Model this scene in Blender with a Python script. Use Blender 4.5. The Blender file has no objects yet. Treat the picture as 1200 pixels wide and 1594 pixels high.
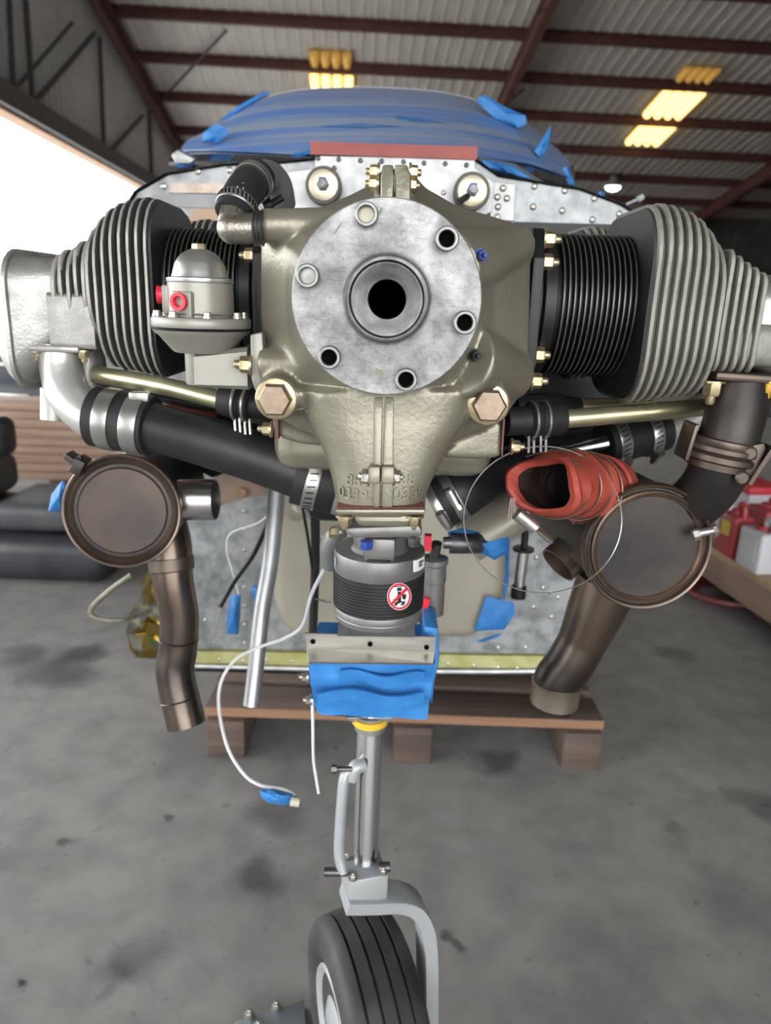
import bpy, bmesh, math, random
from mathutils import Vector, Matrix, noise
from mathutils.bvhtree import BVHTree
sc = bpy.context.scene
COL = sc.collection
rad = math.radians
random.seed(7)

# ------------------------------------------------------------------ camera
F = 1130.0; PITCH = rad(16.3); ROLL = rad(2.0); H = 1.0
cp, sp = math.cos(PITCH), math.sin(PITCH); cr, sr = math.cos(ROLL), math.sin(ROLL)
def ray(px, py):
    u = (px-600)/F; v = (797-py)/F
    a = u*cr - v*sr; b = u*sr + v*cr
    return Vector((a, cp+b*sp, b*cp-sp))
def at(px, py, Y):
    d = ray(px, py); return Vector((0,0,H)) + d*(Y/d.y)
def atz(px, py, z):
    d = ray(px, py); return Vector((0,0,H)) + d*((z-H)/d.z)
def mpp(px, py, Y):
    return Y/ray(px,py).y/F          # metres per pixel at that depth
cam = bpy.data.cameras.new('camera'); camo = bpy.data.objects.new('camera', cam); COL.objects.link(camo)
cam.sensor_fit = 'VERTICAL'; cam.sensor_height = 36; cam.lens = F/1594*36
R_ = Vector((cr, sr*sp, sr*cp)); U_ = Vector((-sr, cr*sp, cr*cp)); FW = Vector((0,cp,-sp))
m = Matrix((R_, U_, -FW)).transposed().to_4x4(); m.translation = (0,0,H)
camo.matrix_world = m; cam.clip_start = .05; cam.clip_end = 400
cam.dof.use_dof = True; cam.dof.focus_distance = .60; cam.dof.aperture_fstop = cam.lens/3.6
sc.camera = camo
# ------------------------------------------------------------------ world, exposure, lamps
w = bpy.data.worlds.new('world'); sc.world = w; w.use_nodes = True
bg = w.node_tree.nodes['Background']; bg.inputs[0].default_value = (.97,.985,1.0,1); bg.inputs[1].default_value = 6.0
sc.view_settings.view_transform = 'Standard'; sc.view_settings.look = 'None'
sc.view_settings.gamma = 1; sc.view_settings.exposure = .29; sc.view_settings.use_curve_mapping = False
sc.cycles.use_denoising = True
sc.cycles.max_bounces = 8; sc.cycles.diffuse_bounces = 5; sc.cycles.glossy_bounces = 4
sc.cycles.caustics_reflective = False; sc.cycles.caustics_refractive = False
sc.cycles.sample_clamp_indirect = 6

# ------------------------------------------------------------------ materials
MATS = {}
def mat(name, c1, c2=None, rough=.5, metal=0, scale=8, bump=0, bscale=60, detail=4, stretch=None, r2=None, coat=0, lo=.35, hi=.65, spec=.5):
    if name in MATS: return MATS[name]
    M = bpy.data.materials.new(name); M.use_nodes = True; nt = M.node_tree; N = nt.nodes; L = nt.links
    b = N['Principled BSDF']; b.inputs['Roughness'].default_value = rough; b.inputs['Metallic'].default_value = metal
    b.inputs['Base Color'].default_value = (*c1,1); b.inputs['Coat Weight'].default_value = coat
    b.inputs['Specular IOR Level'].default_value = spec
    tc = N.new('ShaderNodeTexCoord'); src = tc.outputs['Object']
    if stretch:
        mp = N.new('ShaderNodeMapping'); mp.inputs['Scale'].default_value = stretch; L.new(src, mp.inputs[0]); src = mp.outputs[0]
    if c2:
        n = N.new('ShaderNodeTexNoise'); n.inputs['Scale'].default_value = scale; n.inputs['Detail'].default_value = detail
        L.new(src, n.inputs['Vector'])
        r = N.new('ShaderNodeValToRGB'); r.color_ramp.elements[0].position = lo; r.color_ramp.elements[1].position = hi
        r.color_ramp.elements[0].color = (*c1,1); r.color_ramp.elements[1].color = (*c2,1)
        L.new(n.outputs['Fac'], r.inputs[0]); L.new(r.outputs[0], b.inputs['Base Color'])
        if r2 is not None:
            mr = N.new('ShaderNodeMapRange'); mr.inputs[1].default_value = lo; mr.inputs[2].default_value = hi
            mr.inputs[3].default_value = rough; mr.inputs[4].default_value = r2
            L.new(n.outputs['Fac'], mr.inputs[0]); L.new(mr.outputs[0], b.inputs['Roughness'])
    if bump:
        n2 = N.new('ShaderNodeTexNoise'); n2.inputs['Scale'].default_value = bscale; n2.inputs['Detail'].default_value = 3
        L.new(src, n2.inputs['Vector'])
        bp = N.new('ShaderNodeBump'); bp.inputs['Strength'].default_value = bump; bp.inputs['Distance'].default_value = .002
        L.new(n2.outputs['Fac'], bp.inputs['Height']); L.new(bp.outputs[0], b.inputs['Normal'])
    MATS[name] = M; return M
def emis(name, c, s):
    M = bpy.data.materials.new(name); M.use_nodes = True; nt = M.node_tree
    b = nt.nodes['Principled BSDF']; b.inputs['Base Color'].default_value = (*c,1)
    b.inputs['Emission Color'].default_value = (*c,1); b.inputs['Emission Strength'].default_value = s; return M

case_m = mat('olive_grey_engine_enamel', (.20,.186,.138), (.248,.232,.178), .36, .45, 14, .17, 260, r2=.32)
flange_m = mat('scratched_plated_steel', (.20,.20,.197), (.29,.29,.285), .52, .4, 42, .12, 300, 10, r2=.44, lo=.36, hi=.56)
def flange_mat():
    M = flange_m; nt = M.node_tree; N = nt.nodes; L = nt.links; b = N['Principled BSDF']
    tc = N.new('ShaderNodeTexCoord'); old = b.inputs['Base Color'].links[0].from_socket
    def layer(scale, stretch, lo, hi, c1, c2, det=8):
        mp = N.new('ShaderNodeMapping'); mp.inputs['Scale'].default_value = stretch; mp.inputs['Rotation'].default_value = (0,.7,0); L.new(tc.outputs['Object'], mp.inputs[0])
        n = N.new('ShaderNodeTexNoise'); n.inputs['Scale'].default_value = scale; n.inputs['Detail'].default_value = det; n.inputs['Roughness'].default_value = .7
        L.new(mp.outputs[0], n.inputs['Vector']); r = N.new('ShaderNodeValToRGB'); e = r.color_ramp.elements
        e[0].position = lo; e[1].position = hi; e[0].color = (c1,c1,c1,1); e[1].color = (c2,c2,c2,1); L.new(n.outputs['Fac'], r.inputs[0]); return r.outputs[0]
    for sock in (layer(110,(1,1,1),.34,.6,.72,1.22), layer(60,(1,1,9),.30,.44,.62,1.0,4), layer(420,(1,1,1),.26,.36,.55,1.0,2)):
        x = N.new('ShaderNodeMix'); x.data_type = 'RGBA'; x.blend_type = 'MULTIPLY'; x.inputs[0].default_value = 1; L.new(old, x.inputs[6]); L.new(sock, x.inputs[7]); old = x.outputs[2]
    L.new(old, b.inputs['Base Color'])
flange_mat()
steel_m = mat('machined_steel', (.42,.40,.37), (.55,.53,.49), .32, .9, 60)
dark_steel_m = mat('dark_machined_steel', (.085,.082,.085), (.15,.145,.148), .38, .85, 80)
hole_m = mat('black_bore', (.004,.004,.004), None, .9, spec=0)
gold_m = mat('yellow_cadmium_plating', (.40,.32,.185), (.5,.42,.27), .33, .85, 90)
tube_m = mat('cadmium_tube', (.52,.50,.29), (.66,.62,.40), .26, .85, 12, r2=.34)
cast_m = mat('cast_aluminium', (.30,.295,.275), (.42,.41,.385), .45, .6, 40, .25, 350, r2=.38)
fin_m = mat('cast_grey_fin', (.22,.215,.185), (.29,.28,.245), .55, .3, 60, .3, 400)
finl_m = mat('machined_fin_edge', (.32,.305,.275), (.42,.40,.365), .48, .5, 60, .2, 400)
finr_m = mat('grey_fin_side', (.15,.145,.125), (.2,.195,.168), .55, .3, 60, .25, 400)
finside_m = mat('dark_fin_side', (.06,.06,.058), (.09,.088,.083), .6, .2, 60, .2, 400)  # dark fin sides, with the shade of the deep gaps put into the colour
black_m = mat('black_engine_paint', (.006,.006,.0065), (.011,.011,.012), .42, 0, 20, spec=.35)
blackfin_m = mat('black_painted_head_face', (.016,.016,.017), (.028,.028,.029), .55, 0, 30, .3, 300)
rubber_m = mat('black_rubber', (.010,.010,.011), (.02,.02,.021), .55, 0, 25, spec=.35)
hose_m = mat('black_hose', (.011,.011,.012), (.022,.022,.024), .45, 0, 18, spec=.4)
pump_m = mat('pale_grey_enamel', (.265,.255,.22), (.30,.29,.25), .38, .25, 30)
pumpcap_m = mat('brushed_dome_steel', (.42,.42,.40), (.52,.52,.50), .3, .85, 20)
red_m = mat('red_plastic', (.62,.02,.04), None, .35)
blue_m = mat('blue_masking_tape', (.022,.155,.43), (.035,.21,.52), .55, 0, 30, .5, 90)
bluewax_m = mat('blue_torque_seal', (.015,.05,.24), None, .45)
exh_m = mat('heat_stained_steel', (.075,.06,.05), (.15,.118,.095), .36, .85, 14, r2=.5, lo=.3, hi=.7)
exhdark_m = mat('sooty_steel', (.028,.026,.026), (.06,.052,.048), .48, .7, 12, .1, 200)
exhend_m = mat('dull_muffler_plate', (.045,.038,.036), (.078,.055,.044), .5, .5, 16, .08, 120, 6)
exhenddark_m = mat('dark_muffler_plate', (.013,.0125,.013), (.028,.025,.024), .55, .4, 16, .08, 120, 6)
copper_m = mat('bronzed_rim', (.36,.25,.17), (.5,.36,.26), .34, .9, 30)
scat_m = mat('red_orange_duct_fabric', (.30,.042,.026), (.40,.07,.042), .6, 0, 30, .5, 160)
clamp_m = mat('stainless_band', (.4,.39,.37), (.52,.5,.48), .3, .9, 20)
dgrey_m = mat('grey_anodised_aluminium', (.165,.16,.155), (.2,.195,.19), .4, .5, 60)
fire_m = mat('galvanised_firewall', (.19,.20,.205), (.35,.36,.365), .42, .5, 38, .1, 60, 6, r2=.46, lo=.36, hi=.62)
firew_m = mat('bright_aluminium_sheet', (.33,.335,.33), (.46,.46,.45), .45, .5, 40, .1, 90)
rivet_m = mat('rivet_aluminium', (.45,.43,.38), None, .3, .8)
sump_m = mat('beige_grey_enamel', (.36,.335,.265), (.42,.39,.315), .36, .35, 8)
zinc_m = mat('yellow_zinc_chromate', (.34,.33,.10), (.45,.44,.22), .5, .2, 30)
wire_m = mat('white_wire', (.62,.62,.62), None, .4)
alum_m = mat('bare_aluminium_tube', (.38,.385,.39), (.48,.48,.49), .36, .8, 30)
brack_m = mat('brushed_bracket', (.40,.385,.35), (.5,.48,.44), .38, .8, 20, stretch=(1,1,6))
gasket_m = mat('brown_gasket', (.12,.04,.03), (.15,.05,.04), .6, 0, 20)
redstrip_m = mat('red_primer', (.24,.04,.03), (.3,.055,.04), .5, 0, 20)
tire_m = mat('tyre_rubber', (.017,.017,.018), (.045,.043,.04), .62, 0, 14, .2, 90)
greypaint_m = mat('light_grey_paint', (.33,.345,.355), (.37,.385,.39), .38, .25, 12)
chrome_m = mat('polished_strut', (.70,.70,.70), None, .18, 1)

# ------------------------------------------------------------------ mesh builder
def frame(d):
    d = Vector(d).normalized()
    a = Vector((0,0,1)) if abs(d.z) < .9 else Vector((1,0,0))
    x = a.cross(d).normalized(); y = d.cross(x)
    return x, y, d
def catmull(pts, n=8):
    P = [Vector(p) for p in pts]
    if len(P) < 3: return P
    P = [2*P[0]-P[1]] + P + [2*P[-1]-P[-2]]
    out = []
    for i in range(1, len(P)-2):
        a,b,c,d = P[i-1:i+3]
        for k in range(n):
            t = k/n
            out.append(.5*((2*b)+(c-a)*t+(2*a-5*b+4*c-d)*t*t+(3*b-3*c+d-a)*t**3))
    out.append(P[-2]); return out
class MB:
    def __init__(s): s.b = bmesh.new()
    def ring(s, pts): return [s.b.verts.new(p) for p in pts]
    def skin(s, A, B, closed=True):
        n = len(A)
        for i in range(n if closed else n-1):
            j = (i+1) % n
            try: s.b.faces.new((A[i],A[j],B[j],B[i]))
            except ValueError: pass
    def cap(s, A, flip=False):
        try: s.b.faces.new(A[::-1] if flip else A)
        except ValueError: pass
    def loft(s, rings, caps=(True,True)):
        R = [s.ring(r) for r in rings]
        for a,b in zip(R,R[1:]): s.skin(a,b)
        if caps[0]: s.cap(R[0],True)
        if caps[1]: s.cap(R[-1])
        return s
    def lathe(s, o, d, prof, seg=32, caps=(True,True), sx=1, sy=1):
        x,y,d = frame(d); o = Vector(o); rings = []
        for h,r in prof:
            r = max(r,1e-5)
            rings.append([o+d*h+x*(r*sx*math.cos(2*math.pi*k/seg))+y*(r*sy*math.sin(2*math.pi*k/seg)) for k in range(seg)])
        return s.loft(rings, caps)
    def cyl(s, a, b, r, r2=None, seg=24, caps=(True,True)):
        a = Vector(a); b = Vector(b)
        return s.lathe(a, b-a, [(0,r),((b-a).length, r if r2 is None else r2)], seg, caps)
    def tube(s, pts, r, seg=12, n=8, caps=(True,True), smooth=True):
        P = catmull(pts,n) if smooth else [Vector(p) for p in pts]
        m_ = len(P); up = None; rings = []
        for i,p in enumerate(P):
            t = (P[min(i+1,m_-1)]-P[max(i-1,0)]).normalized()
            if up is None: up = frame(t)[0]
            up = (up - t*up.dot(t)).normalized(); v = t.cross(up)
            if isinstance(r,(list,tuple)):
                f = i/(m_-1)*(len(r)-1); k = min(int(f),len(r)-2); rr = r[k]+(r[k+1]-r[k])*(f-k)
            else: rr = r
            rings.append([p+up*(rr*math.cos(2*math.pi*k/seg))+v*(rr*math.sin(2*math.pi*k/seg)) for k in range(seg)])
        return s.loft(rings, caps)
    def box(s, c, size, M=None, bev=0, seg=2):
        c = Vector(c); t = bmesh.new(); bmesh.ops.create_cube(t, size=1)
        for v in t.verts: v.co = Vector((v.co.x*size[0], v.co.y*size[1], v.co.z*size[2]))
        if bev: bmesh.ops.bevel(t, geom=t.edges[:], offset=bev, segments=seg, affect='EDGES', profile=.5)
        for v in t.verts: v.co = c + ((M @ v.co) if M else v.co)
        return s.add(t)
    def prism(s, poly, off, bev=0, seg=2):
        """poly: 3D points of a flat outline, extruded by the vector off"""
        t = bmesh.new(); off = Vector(off)
        A = [t.verts.new(p) for p in poly]; B = [t.verts.new(Vector(p)+off) for p in poly]
        t.faces.new(A[::-1]); t.faces.new(B); n = len(A)
        for i in range(n): t.faces.new((A[i],A[(i+1)%n],B[(i+1)%n],B[i]))
        bmesh.ops.recalc_face_normals(t, faces=t.faces[:])
        if bev: bmesh.ops.bevel(t, geom=t.edges[:], offset=bev, segments=seg, affect='EDGES', profile=.5)
        return s.add(t)
    def add(s, t):
        mp = {}
        for v in t.verts: mp[v] = s.b.verts.new(v.co)
        for f in t.faces:
            try: s.b.faces.new([mp[v] for v in f.verts])
            except ValueError: pass
        t.free(); return s
    def sphere(s, c, r, seg=16, sc_=(1,1,1)):
        t = bmesh.new(); bmesh.ops.create_uvsphere(t, u_segments=seg, v_segments=seg//2+2, radius=r)
        for v in t.verts: v.co = Vector(c)+Vector((v.co.x*sc_[0],v.co.y*sc_[1],v.co.z*sc_[2]))
        return s.add(t)
    def hexa(s, o, d, r, h, bev=None):
        x,y,d = frame(d); o = Vector(o); rr = []
        for hh,k in ((0,1),(h*.8,1),(h,.88)):
            rr.append([o+d*hh+x*(r*k*math.cos(math.pi/3*i))+y*(r*k*math.sin(math.pi/3*i)) for i in range(6)])
        return s.loft(rr)
    def mesh(s, name, m_, smooth=35):
        bmesh.ops.recalc_face_normals(s.b, faces=s.b.faces[:])
        me = bpy.data.meshes.new(name); s.b.to_mesh(me); s.b.free()
        for x in (m_ if isinstance(m_,(list,tuple)) else [m_]): me.materials.append(x)
        if smooth:
            me.shade_smooth(); me.set_sharp_from_angle(angle=rad(smooth))
        return me
    def build(s, name, m_, parent=None, smooth=35, label=None):
        return link(name, s.mesh(name, m_, smooth), parent, label)
def wloc(o):
    l = Vector(o.location)
    while o.parent: o = o.parent; l += Vector(o.location)
    return l
def link(name, data, parent=None, label=None):
    o = bpy.data.objects.new(name, data); COL.objects.link(o)
    if parent:
        o.parent = parent
        o.matrix_parent_inverse = Matrix.Translation(-parent.location) if parent.type == 'EMPTY' else parent.matrix_basis.inverted()
    if label: o['label'] = label
    return o
def thing(name, label, cat, loc, group=None):
    o = bpy.data.objects.new(name, None); COL.objects.link(o); o.location = loc; o.empty_display_size = .02
    return tag(o, label, cat, group)
def tag(o, label, cat, group=None):
    o['label'] = label; o['category'] = cat
    if group: o['group'] = group
    return o
def struct(o): o['kind'] = 'structure'; return o
CACHE = {}
def inst(key, maker, name, m_, parent, o, d, label=None):
    """a repeated small piece (mesh data shared) standing at o and pointing along d"""
    if key not in CACHE: CACHE[key] = maker().mesh(name, m_)
    x,y,dd = frame(d); M = Matrix((x,y,dd)).transposed().to_4x4(); M.translation = o
    ob = bpy.data.objects.new(name, CACHE[key]); COL.objects.link(ob)
    ob.matrix_basis = M
    if parent:
        ob.parent = parent
        ob.matrix_parent_inverse = Matrix.Translation(-parent.location) if parent.type == 'EMPTY' else parent.matrix_basis.inverted()
    if label: ob['label'] = label
    return ob
def bolt(parent, o, d, r=.006, h=.005, m_=None, name='bolt', shank=True):
    m_ = m_ or gold_m
    def mk():
        b = MB(); b.lathe((0,0,0),(0,0,1),[(-.001,r*1.3),(.001,r*1.3)],20)
        b.hexa((0,0,.001),(0,0,1),r,h)
        if shank: b.lathe((0,0,h),(0,0,1),[(0,r*.5),(h*.6,r*.5),(h*.75,r*.4)],12)
        return b
    return inst(('bolt',r,h,m_.name,shank), mk, name, m_, parent, o, d)
def rivet(parent, o, d=(0,-1,0), r=.004, m_=None):
    def mk(): return MB().lathe((0,0,0),(0,0,1),[(-.001,r),(0,r),(r*.35,r*.8),(r*.55,r*.35)],10)
    return inst(('rivet',r,(m_ or rivet_m).name), mk, 'rivet', m_ or rivet_m, parent, o, d)
# ------------------------------------------------------------------ hangar shell
YAW = rad(-3.5); SL = rad(11.5)
D = Vector((math.sin(YAW), math.cos(YAW), 0)); E = Vector((D.y, -D.x, 0)); Z = Vector((0,0,1))
HDR = 3.7
W0 = atz(100,228,HDR)
def wallpt(px, py, off=0):
    d = ray(px,py); o = Vector((0,0,H)); w0 = W0+E*off
    return o + d*((w0-o).dot(E)/d.dot(E))
RA = wallpt(215,112)
RD = (D*math.cos(SL) - Z*math.sin(SL)).normalized(); RN = E.cross(RD).normalized()      # roof normal (up)
if RN.z < 0: RN = -RN
def roofpt(px, py, below=0):
    d = ray(px,py); o = Vector((0,0,H)); a = RA-RN*below
    return o + d*((a-o).dot(RN)/d.dot(RN))
def re(p): q = p-RA; return q.dot(E), q.dot(RD)             # roof coordinates
def rp(e, s, n=0): return RA + E*e + RD*s + RN*n
RM = Matrix((E, RD, RN)).transposed()
WM = Matrix((E, D, Z)).transposed()
purl_s = [re(roofpt(950,y,.12))[1] for y in (62,128,186,236,277,310)]
mid_e = re(roofpt(815,80,.3))[0]
s0 = re(Vector((0,-3,0)) )[0]
S_END = re(roofpt(1000,334))[1]; S_BEG = (Vector((0,-6,0))-Vector((RA.x,RA.y,0))).dot(D)/math.cos(SL)
E_END = 24.0
print('roof', RA, 'purlins', [round(x,2) for x in purl_s], 'mid', mid_e, 'send', S_END, 'beg', S_BEG, 'W0', W0)

def concrete():
    M = bpy.data.materials.new('stained_concrete'); M.use_nodes = True; nt = M.node_tree; N = nt.nodes; L = nt.links
    b = N['Principled BSDF']; b.inputs['Roughness'].default_value = .55; b.inputs['Specular IOR Level'].default_value = .35
    tc = N.new('ShaderNodeTexCoord')
    def noise_(sc_, det, lo, hi, c1, c2):
        n = N.new('ShaderNodeTexNoise'); n.inputs['Scale'].default_value = sc_; n.inputs['Detail'].default_value = det
        L.new(tc.outputs['Object'], n.inputs['Vector'])
        r = N.new('ShaderNodeValToRGB'); e = r.color_ramp.elements
        e[0].position = lo; e[1].position = hi; e[0].color = (*c1,1); e[1].color = (*c2,1)
        L.new(n.outputs['Fac'], r.inputs[0]); return n, r
    def mixc(a, b_, blend, fac=1.0):
        x = N.new('ShaderNodeMix'); x.data_type = 'RGBA'; x.blend_type = blend; x.inputs[0].default_value = fac
        L.new(a, x.inputs[6]); L.new(b_, x.inputs[7]); return x.outputs[2]
    _, r1 = noise_(2.2, 8, .3, .72, (.20,.196,.188), (.30,.294,.282))
    _, r2 = noise_(14, 6, .3, .62, (.8,.8,.8), (1.06,1.05,1.04))
    _, r3 = noise_(38, 2, .25, .33, (.45,.45,.46), (1,1,1))
    col = mixc(r1.outputs[0], r2.outputs[0], 'MULTIPLY'); col = mixc(col, r3.outputs[0], 'MULTIPLY', .55)
    # oil stains, each with its own place and size on the slab
    wn = N.new('ShaderNodeTexNoise'); wn.inputs['Scale'].default_value = 9; wn.inputs['Detail'].default_value = 4
    L.new(tc.outputs['Object'], wn.inputs['Vector'])
    wob = N.new('ShaderNodeVectorMath'); wob.operation = 'MULTIPLY_ADD'; wob.inputs[1].default_value = (.12,.12,0)
    L.new(wn.outputs['Color'], wob.inputs[0]); L.new(tc.outputs['Object'], wob.inputs[2])
    stains = [((95,1045),.11,.5),((130,1015),.07,.4),((40,1020),.08,.5),((120,1303),.016,.4),((262,1283),.014,.4),((15,1544),.011,.15),
              ((205,1490),.05,.62),((170,1512),.045,.65),((400,1375),.055,.45),((1050,1018),.07,.6),((1180,1250),.06,.55),((1170,1420),.11,.7),
              ((775,1187),.06,.5),((704,1462),.013,.4),((1050,1285),.03,.7),((160,1560),.02,.7),((310,1160),.12,.7),((60,1330),.1,.8),((960,1480),.12,.8),((435,1262),.07,.6)]
    for (px,py),r_,k in stains:
        c = atz(px,py,0)
        dv = N.new('ShaderNodeVectorMath'); dv.operation = 'DISTANCE'; dv.inputs[1].default_value = (c.x+.06, c.y+.06, 0)
        L.new(wob.outputs[0], dv.inputs[0])
        mr = N.new('ShaderNodeMapRange'); mr.interpolation_type = 'SMOOTHSTEP'
        mr.inputs[1].default_value = r_*.35; mr.inputs[2].default_value = r_*1.25; mr.inputs[3].default_value = k; mr.inputs[4].default_value = 1
        L.new(dv.outputs['Value'], mr.inputs[0]); col = mixc(col, mr.outputs[0], 'MULTIPLY')
    L.new(col, b.inputs['Base Color'])
    n = N.new('ShaderNodeTexNoise'); n.inputs['Scale'].default_value = 120; L.new(tc.outputs['Object'], n.inputs['Vector'])
    bp = N.new('ShaderNodeBump'); bp.inputs['Strength'].default_value = .15; bp.inputs['Distance'].default_value = .002
    L.new(n.outputs['Fac'], bp.inputs['Height']); L.new(bp.outputs[0], b.inputs['Normal'])
    return M
conc_m = concrete()
roof_m = mat('unpainted_roof_sheet', (.56,.53,.49), (.64,.61,.57), .55, .1, 3, stretch=(1,.25,1))
rib_m = mat('roof_rib_edge', (.66,.64,.6), (.72,.7,.66), .5, .1, 3)
iron_m = mat('red_oxide_steel', (.105,.042,.038), (.14,.058,.05), .55, 0, 2)
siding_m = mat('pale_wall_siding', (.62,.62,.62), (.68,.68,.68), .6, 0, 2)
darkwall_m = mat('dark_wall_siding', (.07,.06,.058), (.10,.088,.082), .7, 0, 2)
truss_m = mat('dark_truss_steel', (.06,.06,.07), (.08,.08,.09), .5, 0, 3)
edge_m = mat('lit_header_edge', (.42,.23,.12), (.5,.3,.17), .6, 0, 4)  # lit orange look of the header's lower edge, put into the colour

fl = MB(); lo_ = (Vector((0,-5,0))-W0).dot(D); fl.prism([W0-Z*W0.z+E*a_+D*l_ for a_,l_ in ((-.4,lo_),(24.4,lo_),(24.4,16),(-.4,16))],(0,0,-.2)); struct(fl.build('floor', conc_m, smooth=0))
fl = MB(); fl.box((-10,10,-.14),(120,120,.2)); struct(fl.build('ground', mat('pale_apron_concrete',(.5,.49,.47),(.58,.57,.55),.7,0,.5), smooth=0))  # apron colour lightened so more light bounces onto the roof
# ceiling: one sheet with ribs, purlins and rafters as its pieces
b = MB(); c = rp((E_END-.3)/2, (S_BEG+S_END)/2, .03); b.box(c, (E_END+.3, S_END-S_BEG, .03), RM)
ceil = struct(b.build('ceiling', roof_m, smooth=0))
b = MB(); e = .1
while e < E_END:
    b.box(rp(e,(S_BEG+S_END)/2,.008),(.05,S_END-S_BEG,.03),RM); e += .305
o = b.build('roof_rib', rib_m, ceil, smooth=0); o['kind'] = 'stuff'
step = (purl_s[-1]-purl_s[0])/5
ps = list(purl_s)
k = purl_s[0]-(purl_s[1]-purl_s[0])
while k > S_BEG: ps.append(k); k -= (purl_s[1]-purl_s[0])
ps += [purl_s[-1]+ (purl_s[-1]-purl_s[-2])]
for s in ps:
    if s > S_END: continue
    b = MB(); b.box(rp(E_END/2,s,-.11),(E_END,.02,.22),RM); b.box(rp(E_END/2,s+.04,-.215),(E_END,.09,.015),RM); b.box(rp(E_END/2,s-.04,0),(E_END,.09,.015),RM)
    b.build('purlin', iron_m, ceil, smooth=0)
for e in (.25, mid_e, 2*mid_e-.1):
    b = MB(); Lr = S_END-S_BEG; sm = (S_BEG+S_END)/2
    b.box(rp(e,sm,-.45),(.02,Lr,.46),RM); b.box(rp(e,sm,-.68),(.2,Lr,.02),RM); b.box(rp(e,sm,-.235),(.2,Lr,.02),RM)
    b.build('rafter', iron_m, ceil, smooth=0)
for (p,q) in (((352,48),(255,152)),((262,0),(420,0))):
    if p[1]==0: continue
    b = MB(); b.cyl(roofpt(*p,.2), roofpt(*q,.2), .035, seg=8); b.build('brace_rod', truss_m, ceil)
for (p,q) in (((872,0),(835,22)),((815,138),(797,155))):
    b = MB(); b.cyl(roofpt(*p,.3), roofpt(*q,.55), .03, seg=8); b.build('flange_brace', truss_m, ceil)
# left gable wall above the open door
lo = (Vector((0,-4,0))-W0).dot(D); hi = RD.dot(D)*S_END + (RA-W0).dot(D)
def roof_z(l): s = ((W0+D*l) - RA).dot(D)/math.cos(SL); return (rp(0,s)).z
def W(l, z, off=0): return W0 + D*l + E*off + Z*(z-W0.z)
b = MB(); b.prism([W(lo,HDR+.15), W(hi,HDR+.15), W(hi,roof_z(hi)), W(lo,roof_z(lo))], E*-.06)
wl = struct(b.build('wall_left', siding_m, smooth=0))
b = MB(); l = lo+.1
while l < hi:
    b.box(W(l,(HDR+.15+roof_z(l))/2,.012),(.03,.06,roof_z(l)-HDR-.15),WM); l += .3
o = b.build('siding_rib', siding_m, wl, smooth=0); o['kind'] = 'stuff'
b = MB(); b.box(W((lo+hi)/2,HDR+.22,.14),(.26,hi-lo,.36),WM); b.build('door_header_beam', truss_m, wl, smooth=0)
b = MB(); b.box(W((lo+hi)/2,HDR+.02,.0),(.3,hi-lo,.07),WM); b.build('header_edge_board', edge_m, wl, smooth=0)
for p,q,r_ in (((40,0),(50,150),.05),((155,58),(162,235),.05),((232,172),(236,270),.06),((147,52),(55,158),.05),((222,180),(170,238),.05),((112,36),(24,138),.035),((14,0),(20,130),.05)):
    b = MB(); b.cyl(wallpt(*p,.12), wallpt(*q,.12), r_, seg=8); b.build('truss_member', truss_m, wl)
# far eave wall, right gable wall and the strip of wall left of the far corner
zb = rp(0,S_END).z
b = MB(); b.prism([W(hi,0,-.1),W(hi,0,E_END),W(hi,zb+.05,E_END),W(hi,zb+.05,-.1)], D*.1)
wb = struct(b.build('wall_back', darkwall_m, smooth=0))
b = MB()
for k in range(60): b.box(W(hi-.02, zb/2, .2+k*.4),(.06,.03,zb),WM)
o = b.build('siding_rib', darkwall_m, wb, smooth=0); o['kind'] = 'stuff'
for z_ in (1.2,2.4):
    b = MB(); b.box(W(hi-.12,z_,E_END/2),(E_END,.16,.2),WM); b.build('wall_girt', iron_m, wb, smooth=0)
b = MB(); b.prism([W(lo,0,E_END),W(hi,0,E_END),W(hi,roof_z(hi),E_END),W(lo,roof_z(lo),E_END)], E*.1)
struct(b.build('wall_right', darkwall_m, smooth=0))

def wall_front_mask():  # unseen wall behind the camera, added to limit light from the front
    zt = rp(0,S_BEG).z; l = lo
    b = MB()
    for (a,c,z0,z1) in ((-.1,3.6,0,zt+.6),(3.6,9.4,3.4,zt+.6),(9.4,E_END,0,zt+.6)):
        b.prism([W(l,z0,a),W(l,z0,c),W(l,z1,c),W(l,z1,a)], D*-.1)
    struct(b.build('wall_front_mask', siding_m, smooth=0))
wall_front_mask()
# ------------------------------------------------------------------ lamps under the roof
lamp_m = emis('warm_lamp_tube', (1,.66,.22), 2.3)
refl_m = mat('lamp_reflector', (.75,.5,.16), None, .35, .3)
dim_m = emis('dim_amber_tube', (.62,.36,.08), .35)  # faint emission for the two amber panels above the lit fixtures
def troffer(px, corners, label):
    P = [re(roofpt(*c_,.10)) for c_ in corners]
    e0 = (P[0][0]+P[3][0])/2; e1 = (P[1][0]+P[2][0])/2; s0 = (P[2][1]+P[3][1])/2; s1 = (P[0][1]+P[1][1])/2
    ec, sc__ = (e0+e1)/2, (s0+s1)/2; we, ws = abs(e1-e0), abs(s1-s0)
    t = thing('ceiling_light', label, 'ceiling light', rp(ec,sc__,-.05), 'fluorescent lights under the roof')
    b = MB(); b.box(rp(ec,sc__,-.03),(we,ws,.05),RM); b.build('reflector', refl_m, t, smooth=0)
    n = 4 if we > .9 else 3
    for i in range(n):
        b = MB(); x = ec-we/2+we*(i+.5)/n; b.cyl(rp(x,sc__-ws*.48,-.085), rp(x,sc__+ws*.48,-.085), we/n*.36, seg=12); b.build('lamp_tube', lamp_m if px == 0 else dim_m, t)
    return t
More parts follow.
